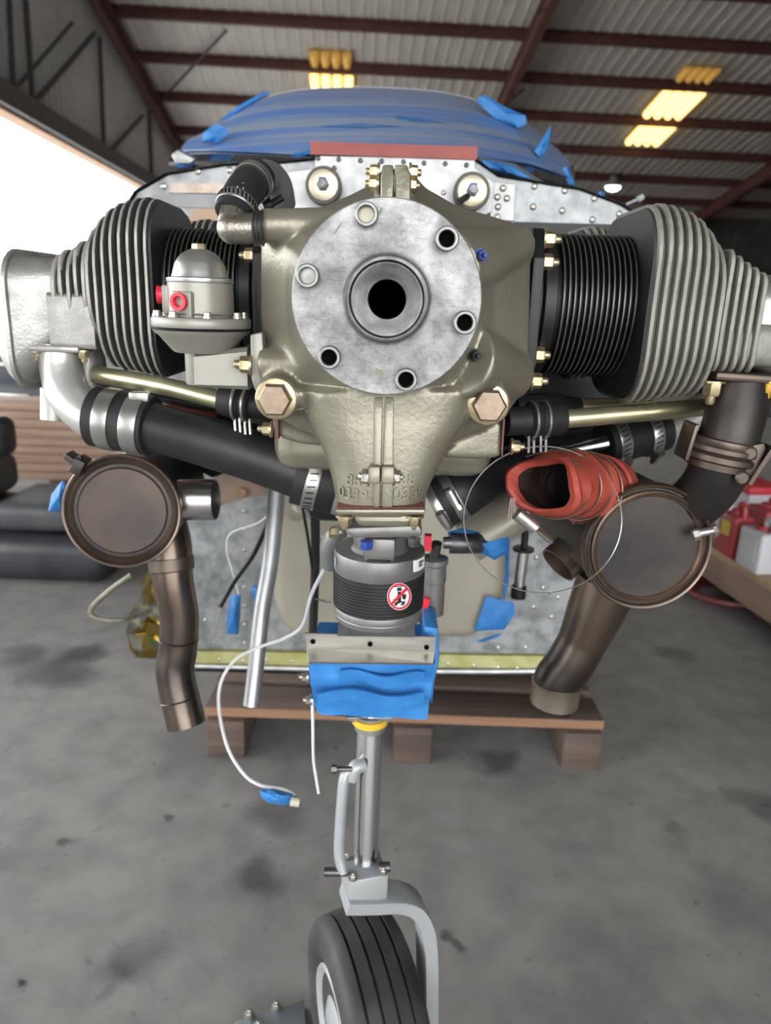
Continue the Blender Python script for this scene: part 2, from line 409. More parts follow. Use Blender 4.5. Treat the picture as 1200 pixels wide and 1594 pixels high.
troffer(0, [(1022,143),(1098,143),(1070,182),(1004,182)], 'warm yellow fluorescent fixture, upper of the two on the right')
troffer(0, [(990,196),(1052,196),(1034,224),(974,224)], 'warm yellow fluorescent fixture, lower of the two on the right')
troffer(0, [(481,119),(551,119),(552,136),(481,136)], 'warm yellow fluorescent fixture above the blue windscreen')
troffer(1, [(482,84),(548,84),(549,102),(480,102)], 'dim amber panel one roof bay above the lit fixture over the windscreen')
troffer(1, [(1062,108),(1125,108),(1110,126),(1050,126)], 'dim amber panel, topmost of the three on the right')
p = roofpt(954,291,.5); k = mpp(954,291,p.y)
t = thing('high_bay_lamp', 'round white lamp shining below the right purlins', 'lamp', p)
b = MB(); b.lathe(p+Z*.05,(0,0,1),[(-.05,k*13),(.08,k*10),(.2,k*5),(.3,k*4)],20); b.build('lamp_shade', greypaint_m, t)
b = MB(); b.sphere(p+Z*.0,k*11,16,(1,1,.55)); b.build('bulb', emis('cool_lamp_bulb',(.92,1,1),9), t)
b = MB(); b.cyl(p+Z*.33,p+Z*.62,.02,seg=8); b.build('hanger', truss_m, t)
# ------------------------------------------------------------------ the engine
FC = at(602,466,.541)                                     # centre of the propeller flange face
engine = thing('aircraft_engine', 'olive grey four cylinder aircraft engine with round silver propeller flange in front of firewall', 'engine', (FC.x,.9,FC.z-.25))
def polar(poly, c, n=64):
    out = []
    for k in range(n):
        a = 2*math.pi*k/n; d = Vector((math.cos(a), math.sin(a))); best = None
        for i in range(len(poly)):
            p = Vector(poly[i])-c; q = Vector(poly[(i+1)%len(poly)])-c; e = q-p
            den = d.x*e.y-d.y*e.x
            if abs(den) < 1e-9: continue
            t = (p.x*e.y-p.y*e.x)/den; u = (p.x*d.y-p.y*d.x)/den
            if t > 0 and -1e-6 <= u <= 1+1e-6 and (best is None or t > best): best = t
        out.append(c+d*(best or 0))
    return out
def xz(pxs, Y): return [(lambda p: (p.x,p.z))(at(x,y,Y)) for x,y in pxs]
outline = [(588,268),(642,264),(656,288),(712,320),(772,337),(822,352),(828,400),(824,600),(796,640),(760,668),(700,690),(610,700),(510,690),(455,668),(425,650),(408,602),(404,480),(404,378),(404,330),(500,322),(545,303),(580,285)]
c2 = Vector((FC.x,FC.z))
def ring3(pts, Y): return [Vector((p[0],Y,p[1])) for p in pts]
O1 = polar(xz(outline,.655), c2); O2 = polar([(p[0]*1.0,p[1]) for p in xz(outline,.655)], c2)
circ = lambda r: [c2+Vector((math.cos(2*math.pi*k/64),math.sin(2*math.pi*k/64)))*r for k in range(64)]
mix = lambda A,B,f: [a*(1-f)+b_*f for a,b_ in zip(A,B)]
b = MB()
b.loft([ring3(circ(.045),.558), ring3(circ(.060),.575), ring3(mix(circ(.066),O1,.12),.590), ring3(mix(circ(.068),O1,.34),.612), ring3(mix(circ(.07),O1,.75),.638), ring3(mix(circ(.07),O1,.96),.650), ring3(O1,.664), ring3(O2,.80)])
b.box((FC.x,1.0,FC.z),(.262,.46,.15), bev=.02)            # crankcase behind
b.box((FC.x,.95,FC.z-.11),(.22,.5,.12), bev=.02)
# top spine where the halves meet, running back
b.prism([at(589,262,.60), at(641,259,.60), at(652,330,.60), at(578,332,.60)], (0,.30,.0), .004)
# oil fitting boss at the upper left, and the rounded ridge at the lower left
p1, p2 = at(408,352,.625), at(535,352,.625); b.cyl(p1,p2,.0135,.0145)
p1, p2 = at(407,566,.635), at(540,572,.62); b.cyl(p1,p2,.014,.02)
p1, p2 = at(812,380,.66), at(700,420,.60); b.cyl(p1,p2,.016,.03)
p1, p2 = at(800,585,.66), at(720,560,.60); b.cyl(p1,p2,.022,.03)
# the lower nose that narrows to the drive pad
secs = [(600,455,752,.058,.645),(640,466,742,.056,.643),(662,480,727,.054,.64),(690,497,705,.052,.637),(720,509,688,.050,.634),(750,517,672,.049,.632),(775,521,663,.048,.631),(793,522,661,.048,.631)]
rings = []
for py,xl,xr,hy,Yc in secs:
    A = at(xl,py,Yc-.02); B_ = at(xr,py,Yc-.02); cx = (A.x+B_.x)/2; hx = (B_.x-A.x)/2; zz = (A.z+B_.z)/2; tilt = (B_.z-A.z)/(B_.x-A.x)
    R_r = []
    for k in range(48):
        a = 2*math.pi*k/48; e = .62
        ca, sa = math.cos(a), math.sin(a)
        X = hx*math.copysign(abs(ca)**e,ca); Yy = hy*math.copysign(abs(sa)**e,sa)
        R_r.append(Vector((cx+X, Yc+Yy, zz+X*tilt)))
    rings.append(R_r)
b.loft(rings)
# plug bosses and the ears under them
for (x,y,r_,Y) in ((430,621,.0185,.60),(761,629,.0185,.60)):
    p = at(x,y,Y); b.cyl(p, p+Vector((0,.09,0)), r_, r_+.004)
b.prism([at(x,y,.66) for x,y in ((690,700),(784,655),(782,712),(752,716),(690,714))], (0,.08,0), .003)
b.prism([at(x,y,.66) for x,y in ((430,640),(500,640),(510,695),(470,693),(433,682))], (0,.08,0), .003)
me = b.mesh('crankcase_raw', case_m, 0)
o = bpy.data.objects.new('crankcase', me); COL.objects.link(o)
md = o.modifiers.new('r','REMESH'); md.mode = 'VOXEL'; md.voxel_size = .0026
md = o.modifiers.new('s','SMOOTH'); md.iterations = 7; md.factor = .5
dg = bpy.context.evaluated_depsgraph_get(); me2 = bpy.data.meshes.new_from_object(o.evaluated_get(dg))
bpy.data.objects.remove(o); bpy.data.meshes.remove(me)
t_ = bmesh.new(); t_.from_mesh(me2)
bmesh.ops.delete(t_, geom=[v for v in t_.verts if v.co.y < .62 and (v.co.x-FC.x)**2+(v.co.z-FC.z)**2 < .036**2], context='VERTS'); t_.to_mesh(me2); t_.free()
me2.shade_smooth(); me2.name = 'crankcase'
if not me2.materials: me2.materials.append(case_m)
case = link('crankcase', me2, engine)
BVH = BVHTree.FromPolygons([v.co for v in me2.vertices], [tuple(p.vertices) for p in me2.polygons])
def onto(px, py, off=0):
    d = ray(px,py).normalized(); h = BVH.ray_cast(Vector((0,0,H)), d)
    return (h[0]-d*off, h[1]) if h[0] else (at(px,py,.6), Vector((0,-1,0)))
# split rib: two machined strips down the nose
for (xa,xb,xc,xd) in ((582,596,581,592),(599,613,594,612)):
    poly_f = [at(xa,618,.586), at(xb,618,.586), at(xd-1,790,.574), at(xc,790,.574)]
    b = MB(); b.prism(poly_f, (0,.06,0), .0012); b.build('parting_rib', case_m, case)
# the wider clamped lug with a bolt through it
for xa,xb in ((574,592),(594,614)):
    b = MB(); b.prism([at(xa,726,.572), at(xb,726,.572), at(xb,754,.570), at(xa-2,754,.570)], (0,.03,0), .002); b.build('clamp_lug', case_m, case)
bolt(engine, at(574,742,.582), (-1,0,.03), .0062, .005, steel_m); bolt(engine, at(614,742,.582), (1,0,-.03), .0055, .004, steel_m)
# upper split lug with two through bolts
for xa,xb,xt,xu in ((592,613,596,612),(615,640,614,634)):
    b = MB(); b.prism([at(xt,256,.592), at(xu,256,.592), at(xb,275,.592), at(xb,314,.585), at(xa,314,.585), at(xa,275,.592)], (0,.07,0), .0015); b.build('parting_rib', case_m, case)
for px,py in ((589,268),(588,287)): bolt(engine, at(px,py,.60), (-1,0,.03), .0052, .0055, gold_m)
for px,py in ((636,288),(638,268)): bolt(engine, at(px,py,.60), (1,0,-.03), .0052, .005, gold_m)
# cast numbers, raised from the surface
def cast_text(s, px, py, size, parent, m_, depth=.0016):
    cu = bpy.data.curves.new('t','FONT'); cu.body = s; cu.size = 1; cu.extrude = 0; cu.align_x = 'CENTER'; cu.align_y = 'CENTER'; cu.offset = .006; cu.resolution_u = 3
    ob = bpy.data.objects.new('t',cu); COL.objects.link(ob)
    d_ = bpy.context.evaluated_depsgraph_get(); mm = bpy.data.meshes.new_from_object(ob.evaluated_get(d_)); bpy.data.objects.remove(ob)
    t = bmesh.new(); t.from_mesh(mm); bpy.data.meshes.remove(mm)
    c, n = onto(px,py)
    X = Vector((1,0,-.035)); X = (X-n*X.dot(n)).normalized(); Yv = n.cross(X)
    if Yv.z < 0: Yv = -Yv
    g = bmesh.ops.extrude_face_region(t, geom=t.faces[:])
    top = {v for v in g['geom'] if isinstance(v,bmesh.types.BMVert)}
    for v in t.verts:
        q = c + X*(v.co.x*size) + Yv*(v.co.y*size); h = BVH.ray_cast(q+n*.02, -n)
        base = h[0] if h[0] else q
        v.co = base + n*(depth if v in top else -.0006)
    bb = MB(); bb.add(t); return bb.build('cast_number', m_, parent, smooth=0)
num_m = mat('raised_number_enamel', (.25,.235,.18), None, .34, .45)
for s,x,y in (('88',550,748),('0339',548,769),('88',634,746),('0339',637,768)):
    cast_text(s, x, y, .0138, case, num_m)
cast_text('22', 475, 641, .009, case, case_m, .0014)
# big hexagon plugs
for (x,y) in ((429,621),(760,630)):
    p,_ = onto(x,y); p = at(x,y,.598)
    b = MB(); b.lathe(p+Vector((0,.004,0)),(0,-1,0),[(0,.0170),(.0035,.0170),(.004,.0162)],32); w_ = b.build('washer', gold_m, engine)
    b = MB(); b.hexa(p,(0,-1,0),.0142,.010); b.build('hex_plug', mat('copper_toned_steel',(.22,.165,.12),(.3,.235,.18),.4,.8,120), engine)
# ------------------------------------------------------------------ propeller flange with its bushings
R = .0680
b = MB()
o = Vector((FC.x,.541,FC.z))
def lat(prof, seg=96): return [[Vector((o.x+r*math.cos(2*math.pi*k/seg), o.y+h, o.z+r*math.sin(2*math.pi*k/seg))) for k in range(seg)] for h,r in prof]
b.loft(lat([(.016,.040),(.012,R-.001),(.011,R),(.0008,R),(0,R-.0008),(0,.0345),(-.0012,.0318),(-.0045,.0303)]), caps=(False,False))
fl_ = b.build('propeller_flange', flange_m, engine, smooth=30)
b = MB(); b.loft(lat([(-.0045,.0303),(-.0058,.0298),(-.0062,.0292),(-.0062,.0268),(-.0056,.0264),(.006,.0258)]), caps=(False,False)); b.build('pilot_ring', dark_steel_m, fl_)
prof = []; h_, r_ = .006,.0252
prof.append((.006,.0262))
for k in range(9):
    prof += [(h_,r_),(h_+.0002,r_-.0011),(h_+.0018,r_-.0012)]; h_ += .0019; r_ -= .0012
prof += [(h_,.0142),(h_+.004,.0138)]
b = MB(); b.loft(lat(prof), caps=(False,False)); b.build('stepped_bore', dark_steel_m, fl_, smooth=25)
b = MB(); b.loft(lat([(h_+.004,.0138),(.16,.0138)],48), caps=(False,True)); b.build('crankshaft_bore', hole_m, fl_)
b = MB(); b.loft(lat([(.05,.05),(.014,.042),(.012,.036)],48), caps=(False,False)); b.build('crankshaft_neck', steel_m, fl_)
bush_m = mat('bushing_steel',(.17,.17,.16),(.25,.25,.24),.4,.8,120)
for i,a in enumerate((106,46,-14,-74,-134,166)):
    a = rad(a); p = o+Vector((math.cos(a),0,math.sin(a)))*.0578
    def mk():
        q = MB(); S = 28
        q.lathe((0,0,0),(0,0,1),[(-.002,.0083),(.0075,.0083),(.0083,.0076),(.0083,.0060),(.0076,.0055),(-.012,.0055)],S,(False,False)); return q
    bs = inst('bush', mk, 'bushing', bush_m, fl_, p, (0,-1,0))
    fillm = hole_m if i in (2,3,4,1) else (bush_m if i == 5 else case_m)
    inst('bushfill'+fillm.name, lambda: MB().lathe((0,0,0),(0,0,1),[(-.010,.0056),(-.0095,.0056)],20), 'bushing_hole', fillm, bs, p+Vector((0,-.0108 if fillm is hole_m else -.0112,0)), (0,-1,0))
a = at(512.5,384,.541); b = MB(); b.cyl(a+Vector((0,.002,0)), a-Vector((0,.0006,0)), .0031, seg=20); b.build('dowel_pin', dark_steel_m, fl_)
# bare patches where the plating has chipped
for (x,y,w_,h2,r_) in ((526,355,5,14,-.6),(591,580,8,6,.2),(593,328,3,7,-.4)):
    pts = []
    for k in range(12):
        a = 2*math.pi*k/12; rr = 1+random.uniform(-.35,.3); X = w_*rr*math.cos(a); Yp = h2*rr*math.sin(a)
        q = at(x+X*math.cos(r_)+Yp*math.sin(r_), y-X*math.sin(r_)*-1+Yp*math.cos(r_), .5408); pts.append(q)
    b = MB(); b.prism(pts,(0,.0008,0)); b.build('chipped_patch', mat('bare_olive_patch',(.2,.19,.13),None,.5), fl_, smooth=0)
# small dark bolts either side of the flange
for (x,y) in ((743,398),(733,553)):
    p,n_ = onto(x+4,y); bolt(engine, p, (.25,-1,.0), .0042, .007, bluewax_m if x>735 else black_m)
# ------------------------------------------------------------------ cylinders
def fin_poly(hy, zt, zb, r=.045, n=7):
    """fin outline in (y,z): y from -hy (front) to +hy, rounded corners"""
    pts = []
    for (cy,cz,a0) in ((hy-r,zt-r,0),(-hy+r,zt-r,90),(-hy+r,zb+r,180),(hy-r,zb+r,270)):
        for k in range(n):
            a = rad(a0+90*k/(n-1)); pts.append((cy+r*math.cos(a)*(1.0), cz+r*math.sin(a)))
    return pts
def fin_mesh(key, poly, th, m_):
    if key not in CACHE:
        b = MB(); c_ = [Vector((0,y,z)) for y,z in poly]; cen = sum(c_,Vector())/len(c_)
        inn = [cen+(p-cen)*.978 for p in c_]
        rings = [[p+Vector((-th/2,0,0)) for p in inn],[p+Vector((-th*.28,0,0)) for p in c_],[p+Vector((th*.28,0,0)) for p in c_],[p+Vector((th/2,0,0)) for p in inn]]
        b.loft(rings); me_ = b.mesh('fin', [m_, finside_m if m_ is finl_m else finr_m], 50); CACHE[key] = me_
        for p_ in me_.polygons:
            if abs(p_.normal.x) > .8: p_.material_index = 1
    return CACHE[key]
def make_cylinder(sgn, Yc, zc, xin, first=True, name_m=fin_m):
    """horizontal barrel and finned head pointing to sgn*x; xin = |x| of the head's inner face"""
    S = Vector((sgn,0,0))
    def P(x,y,z): return Vector((FC.x+sgn*x, Yc+y, zc+z))
    b = MB(); b.lathe(P(.128,0,0),S,[(0,.064),(.012,.064),(.014,.0585),(xin-.128+.01,.0585)],48); cyl = b.build('cylinder_barrel', black_m, engine)
    b = MB(); b.lathe(P(.139,0,0),S,[(0,.0585),(.004,.066),(.014,.0665),(.016,.0600)],48); b.build('barrel_flange', black_m, cyl)
    x = .159; 
    while x < xin-.004:
        b_key = 'barrelfin'
        if b_key not in CACHE: CACHE[b_key] = MB().lathe((0,0,0),(1,0,0),[(-.0008,.058),(-.00065,.0670),(.00065,.0670),(.0008,.058)],48).mesh('barrel_fin', [mat('black_barrel_fin',(.007,.007,.007),(.011,.011,.011),.5,0,60), mat('grey_fin_edge',(.07,.068,.066),(.12,.115,.11),.4,.6,60)], 50)
        for p_ in CACHE[b_key].polygons:
            if abs(p_.normal.x) < .5: p_.material_index = 1  # rim faces take the lighter grey
        f = link('barrel_fin', CACHE[b_key], cyl); f.location = P(x,0,0); x += .0050
    # head
    b = MB(); b.box(P(xin+.030,0.008,-.002),(.06,.11,.125),bev=.02)
    b.box(P(xin+.100,0,-.012),(.05,.115,.07),bev=.012); hd = b.build('cylinder_head', finside_m, cyl)
    b = MB()
    b.loft([[P(xin-.0028+dx,y*s_,z*s_) for y,z in fin_poly(.088,.0885,-.087)] for dx,s_ in ((0,.975),(.002,.985))]); b.build('head_face', blackfin_m, cyl)
    tops = [.0905,.092,.091,.089,.086,.081,.073,.063,.053,.048,.043,.039,.035]
    roots = []
    for i in range(13):
        zt = tops[i]
        if i < 7: hy, zb = .090, -.089+.0015*i
        elif i == 7: hy, zb = (.088,-.055) if sgn < 0 else (.089,-.08)
        else: hy, zb = (.077-.0015*(i-8), (-.046,-.030,-.048,-.028,-.044)[i-8]) if sgn < 0 else (.080-.001*(i-8), -.054)
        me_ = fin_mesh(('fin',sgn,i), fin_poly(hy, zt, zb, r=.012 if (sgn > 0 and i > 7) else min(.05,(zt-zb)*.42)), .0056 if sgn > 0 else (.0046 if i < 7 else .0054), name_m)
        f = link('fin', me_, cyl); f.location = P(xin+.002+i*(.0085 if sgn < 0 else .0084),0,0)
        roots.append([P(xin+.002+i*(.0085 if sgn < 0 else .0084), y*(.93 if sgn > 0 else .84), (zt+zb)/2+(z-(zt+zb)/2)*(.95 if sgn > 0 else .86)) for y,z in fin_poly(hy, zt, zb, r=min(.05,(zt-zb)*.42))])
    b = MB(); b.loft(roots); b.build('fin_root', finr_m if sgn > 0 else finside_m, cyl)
    return cyl, P, hd
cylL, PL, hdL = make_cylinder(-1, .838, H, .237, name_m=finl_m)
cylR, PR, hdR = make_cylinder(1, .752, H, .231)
for sg,Yc,zc in ((-1,1.04,H),(1,.965,H)):
    make_cylinder(sg, Yc, zc, .226)
# black cylinder pads on the crankcase flanks with nuts
for sg,P,pts in ((1,PR,((846,372),(843,408),(829,552),(812,592))),(-1,PL,((398,398),(400,548)))):
    b = MB(); x0 = .1275
    pl = [(-.072,.04),(-.055,.066),(.06,.066),(.075,.05),(.075,-.055),(.05,-.08),(-.055,-.08),(-.075,-.055)]
    b.prism([P(x0,y,z) for y,z in pl],(sg*.010,0,0),.001); b.build('cylinder_pad', black_m, engine)
    for x,y in pts:
        q = at(x,y,P(0,-.055,0).y); q = Vector((FC.x+sg*.138, q.y, q.z))
        bolt(engine, q, (sg,0,0), .0075, .009, gold_m, 'pad_nut')
# --- left rocker box and cover (image left)
x = [.336]
b = MB()
def rr(P,xx,hy,zt,zb,r): return [P(xx,y,z) for y,z in fin_poly(hy,zt,zb,r)]
b.loft([rr(PL,.322,.064,.026,-.060,.02), rr(PL,.350,.066,.028,-.064,.022), rr(PL,.374,.074,.031,-.088,.03), rr(PL,.384,.076,.033,-.100,.032)])
b.build('rocker_box', cast_m, cylL)
b = MB()
b.loft([rr(PL,.384,.082,.037,-.107,.038), rr(PL,.3875,.083,.038,-.108,.038), rr(PL,.389,.081,.036,-.106,.038), rr(PL,.400,.072,.030,-.098,.034), rr(PL,.410,.060,.02,-.086,.03), rr(PL,.412,.05,.01,-.075,.025)])
vc = b.build('rocker_cover', cast_m, cylL)
for yy,zz in ((-.074,.0),(-.074,-.06)): bolt(vc, PL(.3895,yy,zz), (-1,0,0), .004,.003,steel_m,'cover_screw')
b = MB(); b.box(PL(.318,.0,.055),(.012,.012,.012),bev=.001); b.build('head_stud', gold_m, cylL)
# smooth wall under the short fins, above the intake flange
b = MB(); b.loft([rr(PL,.300,.0755,-.004,-.060,.006), rr(PL,.349,.070,-.004,-.060,.006)]); b.build('intake_port_block', cast_m, cylL)
b = MB(); b.loft([rr(PR,.30,.074,-.01,-.0488,.012), rr(PR,.376,.072,-.01,-.0488,.012)]); b.build('exhaust_port_block', fin_m, cylR)
b = MB(); b.loft([rr(PR,.335,.060,.026,-.045,.02), rr(PR,.372,.066,.03,-.06,.022), rr(PR,.384,.076,.033,-.095,.03)]); b.build('rocker_box', cast_m, cylR)
b = MB(); b.loft([rr(PR,.384,.080,.037,-.10,.035), rr(PR,.388,.080,.037,-.10,.035), rr(PR,.40,.066,.02,-.085,.03)]); b.build('rocker_cover', cast_m, cylR)
# ------------------------------------------------------------------ pushrod tubes with boots
def boot_tube(pts, bp, r, rb, clips, key):
    b = MB(); b.tube(pts, r, 20, 6); t = b.build('pushrod_tube', tube_m, engine)
    a, c_ = bp; d = (c_-a).normalized(); Lb = (c_-a).length
    b = MB(); b.lathe(a,d,[(0,r*1.1),(.001,rb*.95),(Lb*.16,rb),(Lb*.28,rb*1.08),(Lb*.36,rb*1.1),(Lb*.42,rb*.94),(Lb*.5,rb*1.1),(Lb*.58,rb*1.1),(Lb*.62,rb*.84),(Lb,rb*.84)],28)
    bt = b.build('rubber_boot', rubber_m, engine)
    for f in clips:
        q = a+d*(Lb*f); x_,y_,_ = frame(d)
        ringp = [q+(x_*math.cos(t_)+y_*math.sin(t_))*rb*1.14 for t_ in [2*math.pi*k/28 for k in range(29)]]
        b = MB(); b.tube(ringp, .0014, 8, 1, smooth=False)
        low = q-Z*(rb*1.1)+Vector((0,-.004,0))
        for dx in (-.002,.003): b.cyl(low+Vector((dx,-.003,.004)), low+Vector((dx+.001,-.005,-.012)), .0014, seg=8)
        b.build('spring_clip', steel_m, bt)
    return bt
boot_tube([at(150,583,.80), at(250,600,.77), at(352,625,.745)], (at(343,622,.745), at(425,634,.735)), .0095, .0165, (.33,.52), 'l')
boot_tube([at(1118,632,.75), at(1000,642,.735), at(868,653,.715)], (at(876,653,.715), at(786,656,.70)), .0092, .0165, (.35,.56), 'r')
b = MB(); b.tube([at(1010,625,.86), at(930,632,.84), at(820,630,.82)], .009, 16, 4); b.build('pushrod_tube', tube_m, engine)
b = MB(); b.tube([at(900,636,.83), at(850,634,.82), at(800,636,.81)], [.012,.017,.015], 16, 4); b.build('rubber_boot', rubber_m, engine)
b = MB(); b.tube([at(170,600,.92), at(300,625,.88), at(420,645,.86)], .009, 16, 4); b.build('pushrod_tube', black_m, engine)
# gasketed pad and small bolts below the bosses
for pts,d_ in (([(784,640),(786,655),(782,716),(780,700)],1),([(430,640),(433,640),(433,684),(430,684)],-1)):
    b = MB(); b.prism([at(x,y,.655) for x,y in pts],(d_*.001,.09,0)); b.build('gasket', gasket_m, engine, smooth=0)
for x,y,d_ in ((418,668,-1),(800,695,1)):
    bolt(engine, at(x+4*d_*-1,y,.665),(d_,0,0),.006,.007,gold_m)
# sump and the dark gearcase behind
b = MB(); b.box((FC.x,1.0,H-.15),(.25,.42,.14),bev=.03); b.box((FC.x-.02,.88,H-.20),(.14,.18,.1),bev=.02); b.build('oil_sump', black_m, engine)
b = MB(); b.box((FC.x,1.18,H-.05),(.24,.06,.25),bev=.02); b.cyl((FC.x-.06,1.2,H+.02),(FC.x-.06,1.245,H+.02),.045); b.cyl((FC.x+.06,1.2,H+.02),(FC.x+.06,1.245,H+.02),.045); b.build('accessory_case', case_m, engine)
# steel elbow and rubber elbow hose at the upper left
T = at(411,355,.615)
b = MB(); b.lathe(T,(-1,0,0),[(0,.0125),(.001,.014),(.0025,.0125),(.004,.014),(.0055,.0125),(.007,.014),(.008,.0125)],24); b.build('threaded_collar', dark_steel_m, engine)
b = MB(); k0 = at(361,356,.617); b.cyl(at(399,356,.617), k0, .0118, seg=28); b.sphere(k0,.0119,28); b.cyl(k0, at(366,330,.624), .0116, seg=28); b.hexa(at(363,344,.621),at(366,330,.624)-k0,.0132,.009)
b.build('elbow_fitting', mat('nickel_fitting',(.24,.225,.185),(.3,.285,.24),.33,.85,80,.2,500), engine)
# ------------------------------------------------------------------ diaphragm pump on the left of the case
YP = .655
pc = at(314,505,YP); kP = mpp(314,505,YP)
up = Vector((0,0,1))
pump = thing('fuel_pump', 'pale grey diaphragm pump with steel dome and red port caps left of flange', 'pump', pc - up*.05)
def pz(py): return at(314,py,YP).z - pc.z
b = MB(); b.lathe(pc,up,[(pz(548),kP*42),(pz(545),kP*46),(pz(522),kP*66),(pz(518),kP*72),(pz(513),kP*75)],48); b.build('lower_housing', pump_m, pump)
b = MB(); b.lathe(pc,up,[(pz(513),kP*76.5),(pz(511),kP*77.5),(pz(509.5),kP*76.5)],48); b.build('diaphragm_edge', black_m, pump)
b = MB(); b.lathe(pc,up,[(pz(509),kP*75),(pz(507),kP*76),(pz(497),kP*76),(pz(494),kP*74),(pz(493),kP*55)],48); b.build('upper_flange', pump_m, pump)
b = MB(); b.lathe(pc,up,[(pz(493),kP*51),(pz(488),kP*50),(pz(441),kP*49.5),(pz(439),kP*48)],48); b.build('pump_body', pump_m, pump)
b = MB(); b.lathe(pc,up,[(pz(441),kP*50),(pz(439),kP*51),(pz(434),kP*50.5),(pz(432),kP*43),(pz(426),kP*41),(pz(412),kP*37.5),(pz(402),kP*32),(pz(394),kP*24),(pz(389),kP*15),(pz(387),kP*4)],48); b.build('dome_cap', pumpcap_m, pump)
top = pc+up*pz(389)
b = MB(); b.lathe(top,up,[(-.002,kP*15),(.0,kP*15),(.0005,kP*12)],24); b.hexa(top,up,kP*11,kP*9); b.build('dome_nut', gold_m, pump)
for k in range(8):
    a = rad(22+45*k); q = pc+up*pz(493.5)+Vector((math.cos(a),math.sin(a),0))*kP*66
    def mk(): 
        q_ = MB(); q_.lathe((0,0,0),(0,0,1),[(0,.0042),(.002,.0042),(.0022,.0034),(.0046,.0032),(.0052,.0022)],14); return q_
    inst('pumpscrew', mk, 'flange_screw', steel_m, pump, q, up)
ringp = [pc+up*(pz(488)) + Vector((math.cos(t),math.sin(t),0))*kP*(57+3*math.sin(9*t)) for t in [2*math.pi*k/60 for k in range(61)]]
b = MB(); b.tube(ringp, .0006, 6, 1, smooth=False); b.build('safety_wire', steel_m, pump)
for (px,py,dr) in ((281,470,(-.30,-1,0)),(266,461,(-1,-.12,0))):
    d_ = Vector(dr).normalized(); s_ = pc+up*pz(py)+d_*kP*40
    b = MB(); b.box(s_+d_*kP*6-up*.004,(kP*34,kP*20,kP*44),Matrix((frame(d_)[0].cross(Vector((0,0,0))) if False else Vector((d_.y,-d_.x,0)).normalized(), d_, up)).transposed(),bev=.002); b.build('port_boss', pump_m, pump)
    b = MB(); e_ = s_+d_*kP*14
    b.lathe(e_,d_,[(0,kP*12),(.0035,kP*12.5),(.0045,kP*13.5),(.006,kP*13),(.006,kP*8),(.001,kP*7)],24); b.build('red_port_cap', red_m, pump)
# stem and mounting arm
b = MB(); b.lathe(at(308,600,YP),(0,0,1),[(0,kP*13),(kP*2,kP*17),(kP*5,kP*18),(kP*58,kP*18.5)],28)
A_ = at(312,574,YP); B_ = at(392,571,YP+.01)
b.loft([[Vector((p.x, p.y+dy*.024, p.z+dz*h_)) for dy,dz in ((-.7,-1),(.7,-1),(.9,-.8),(.9,.8),(.7,1),(-.7,1),(-.9,.8),(-.9,-.8))] for p,h_ in ((A_,.0145),((A_+B_)/2,.0165),(B_,.0185))]); b.build('mounting_arm', pump_m, pump)
b = MB(); pl = [at(x,y,.628) for x,y in ((389,521),(408,517),(412,575),(411,609),(397,609),(391,590))]; b.prism(pl,(0,.06,0),.0015); b.build('mounting_flange', pump_m, pump)
q = at(390,568,.632); bolt(pump, q, (-1,-.1,.03), .0072, .008, gold_m, 'mounting_nut')
b = MB(); b.cyl(at(380,568,.632), at(369,568,.632), .0035, seg=12); b.build('bolt_end', bluewax_m, pump)

# ------------------------------------------------------------------ breather hose on the elbow, upper left
hz = thing('breather_hose', 'short black rubber elbow hose with two band clamps above the left case corner', 'hose', at(385,310,.66))
hp = [at(363,335,.622), at(374,309,.632), at(386,290,.645), at(402,277,.665), at(420,274,.685), at(434,290,.70), at(440,318,.715)]
b = MB(); b.tube(hp[:4], .0152, 24, 8); b.build('hose_body', hose_m, hz)
b = MB(); b.tube([hp[3],hp[4],hp[5],hp[6]], [.0135,.0125,.012,.012], 20, 8); b.build('grey_hose_tail', mat('weathered_grey_hose',(.11,.11,.115),(.16,.16,.165),.45,0,20), hz)
def band(par, c, d, r, w_, m_=clamp_m, slots=False, name='hose_clamp', screw=None):
    d = Vector(d).normalized(); b = MB()
    b.lathe(c-d*w_/2,d,[(0,r),(0,r+.0009),(w_*.1,r+.0013),(w_*.9,r+.0013),(w_,r+.0009),(w_,r)],40,(False,False)); o_ = b.build(name, m_, par)
    x_,y_,dd = frame(d)
    if slots:
        b = MB()
        for k in range(30):
            a = 2*math.pi*k/30; n_ = x_*math.cos(a)+y_*math.sin(a); tt = dd.cross(n_)
            b.box(c+n_*(r+.0012),(.0011,.0008,w_*.62) ,Matrix(((tt*.9+dd*.25).normalized(), n_, (dd-tt*.28).normalized())).transposed())
        s_ = b.build('band_slots', hole_m, o_, smooth=0); s_['kind'] = 'stuff'
    if screw is not None:
        n_ = Vector(screw); n_ = (n_-dd*n_.dot(dd)).normalized(); tt = dd.cross(n_); q = c+n_*(r+.005)
        b = MB(); b.cyl(q-tt*.009,q+tt*.009,.0052,seg=14); b.box(q-n_*.003,(.018,.013,.004) if False else (.014,.012,.004),Matrix((tt,dd,n_)).transposed(),bev=.0008)
        b.hexa(q+tt*.009,tt,.0045,.006); b.build('clamp_screw', steel_m, o_)
    return o_
band(hz, hp[0].lerp(hp[1],.55), hp[1]-hp[0], .0154, .008, slots=True)
band(hz, hp[2].lerp(hp[3],.45), hp[3]-hp[2], .0156, .008)
b = MB(); q = at(418,320,.668); b.cyl(q, at(440,307,.668), .003, seg=10); b.cyl(at(412,323,.668), at(424,318,.668), .0065, seg=14); b.build('clamp_tail', black_m, hz)
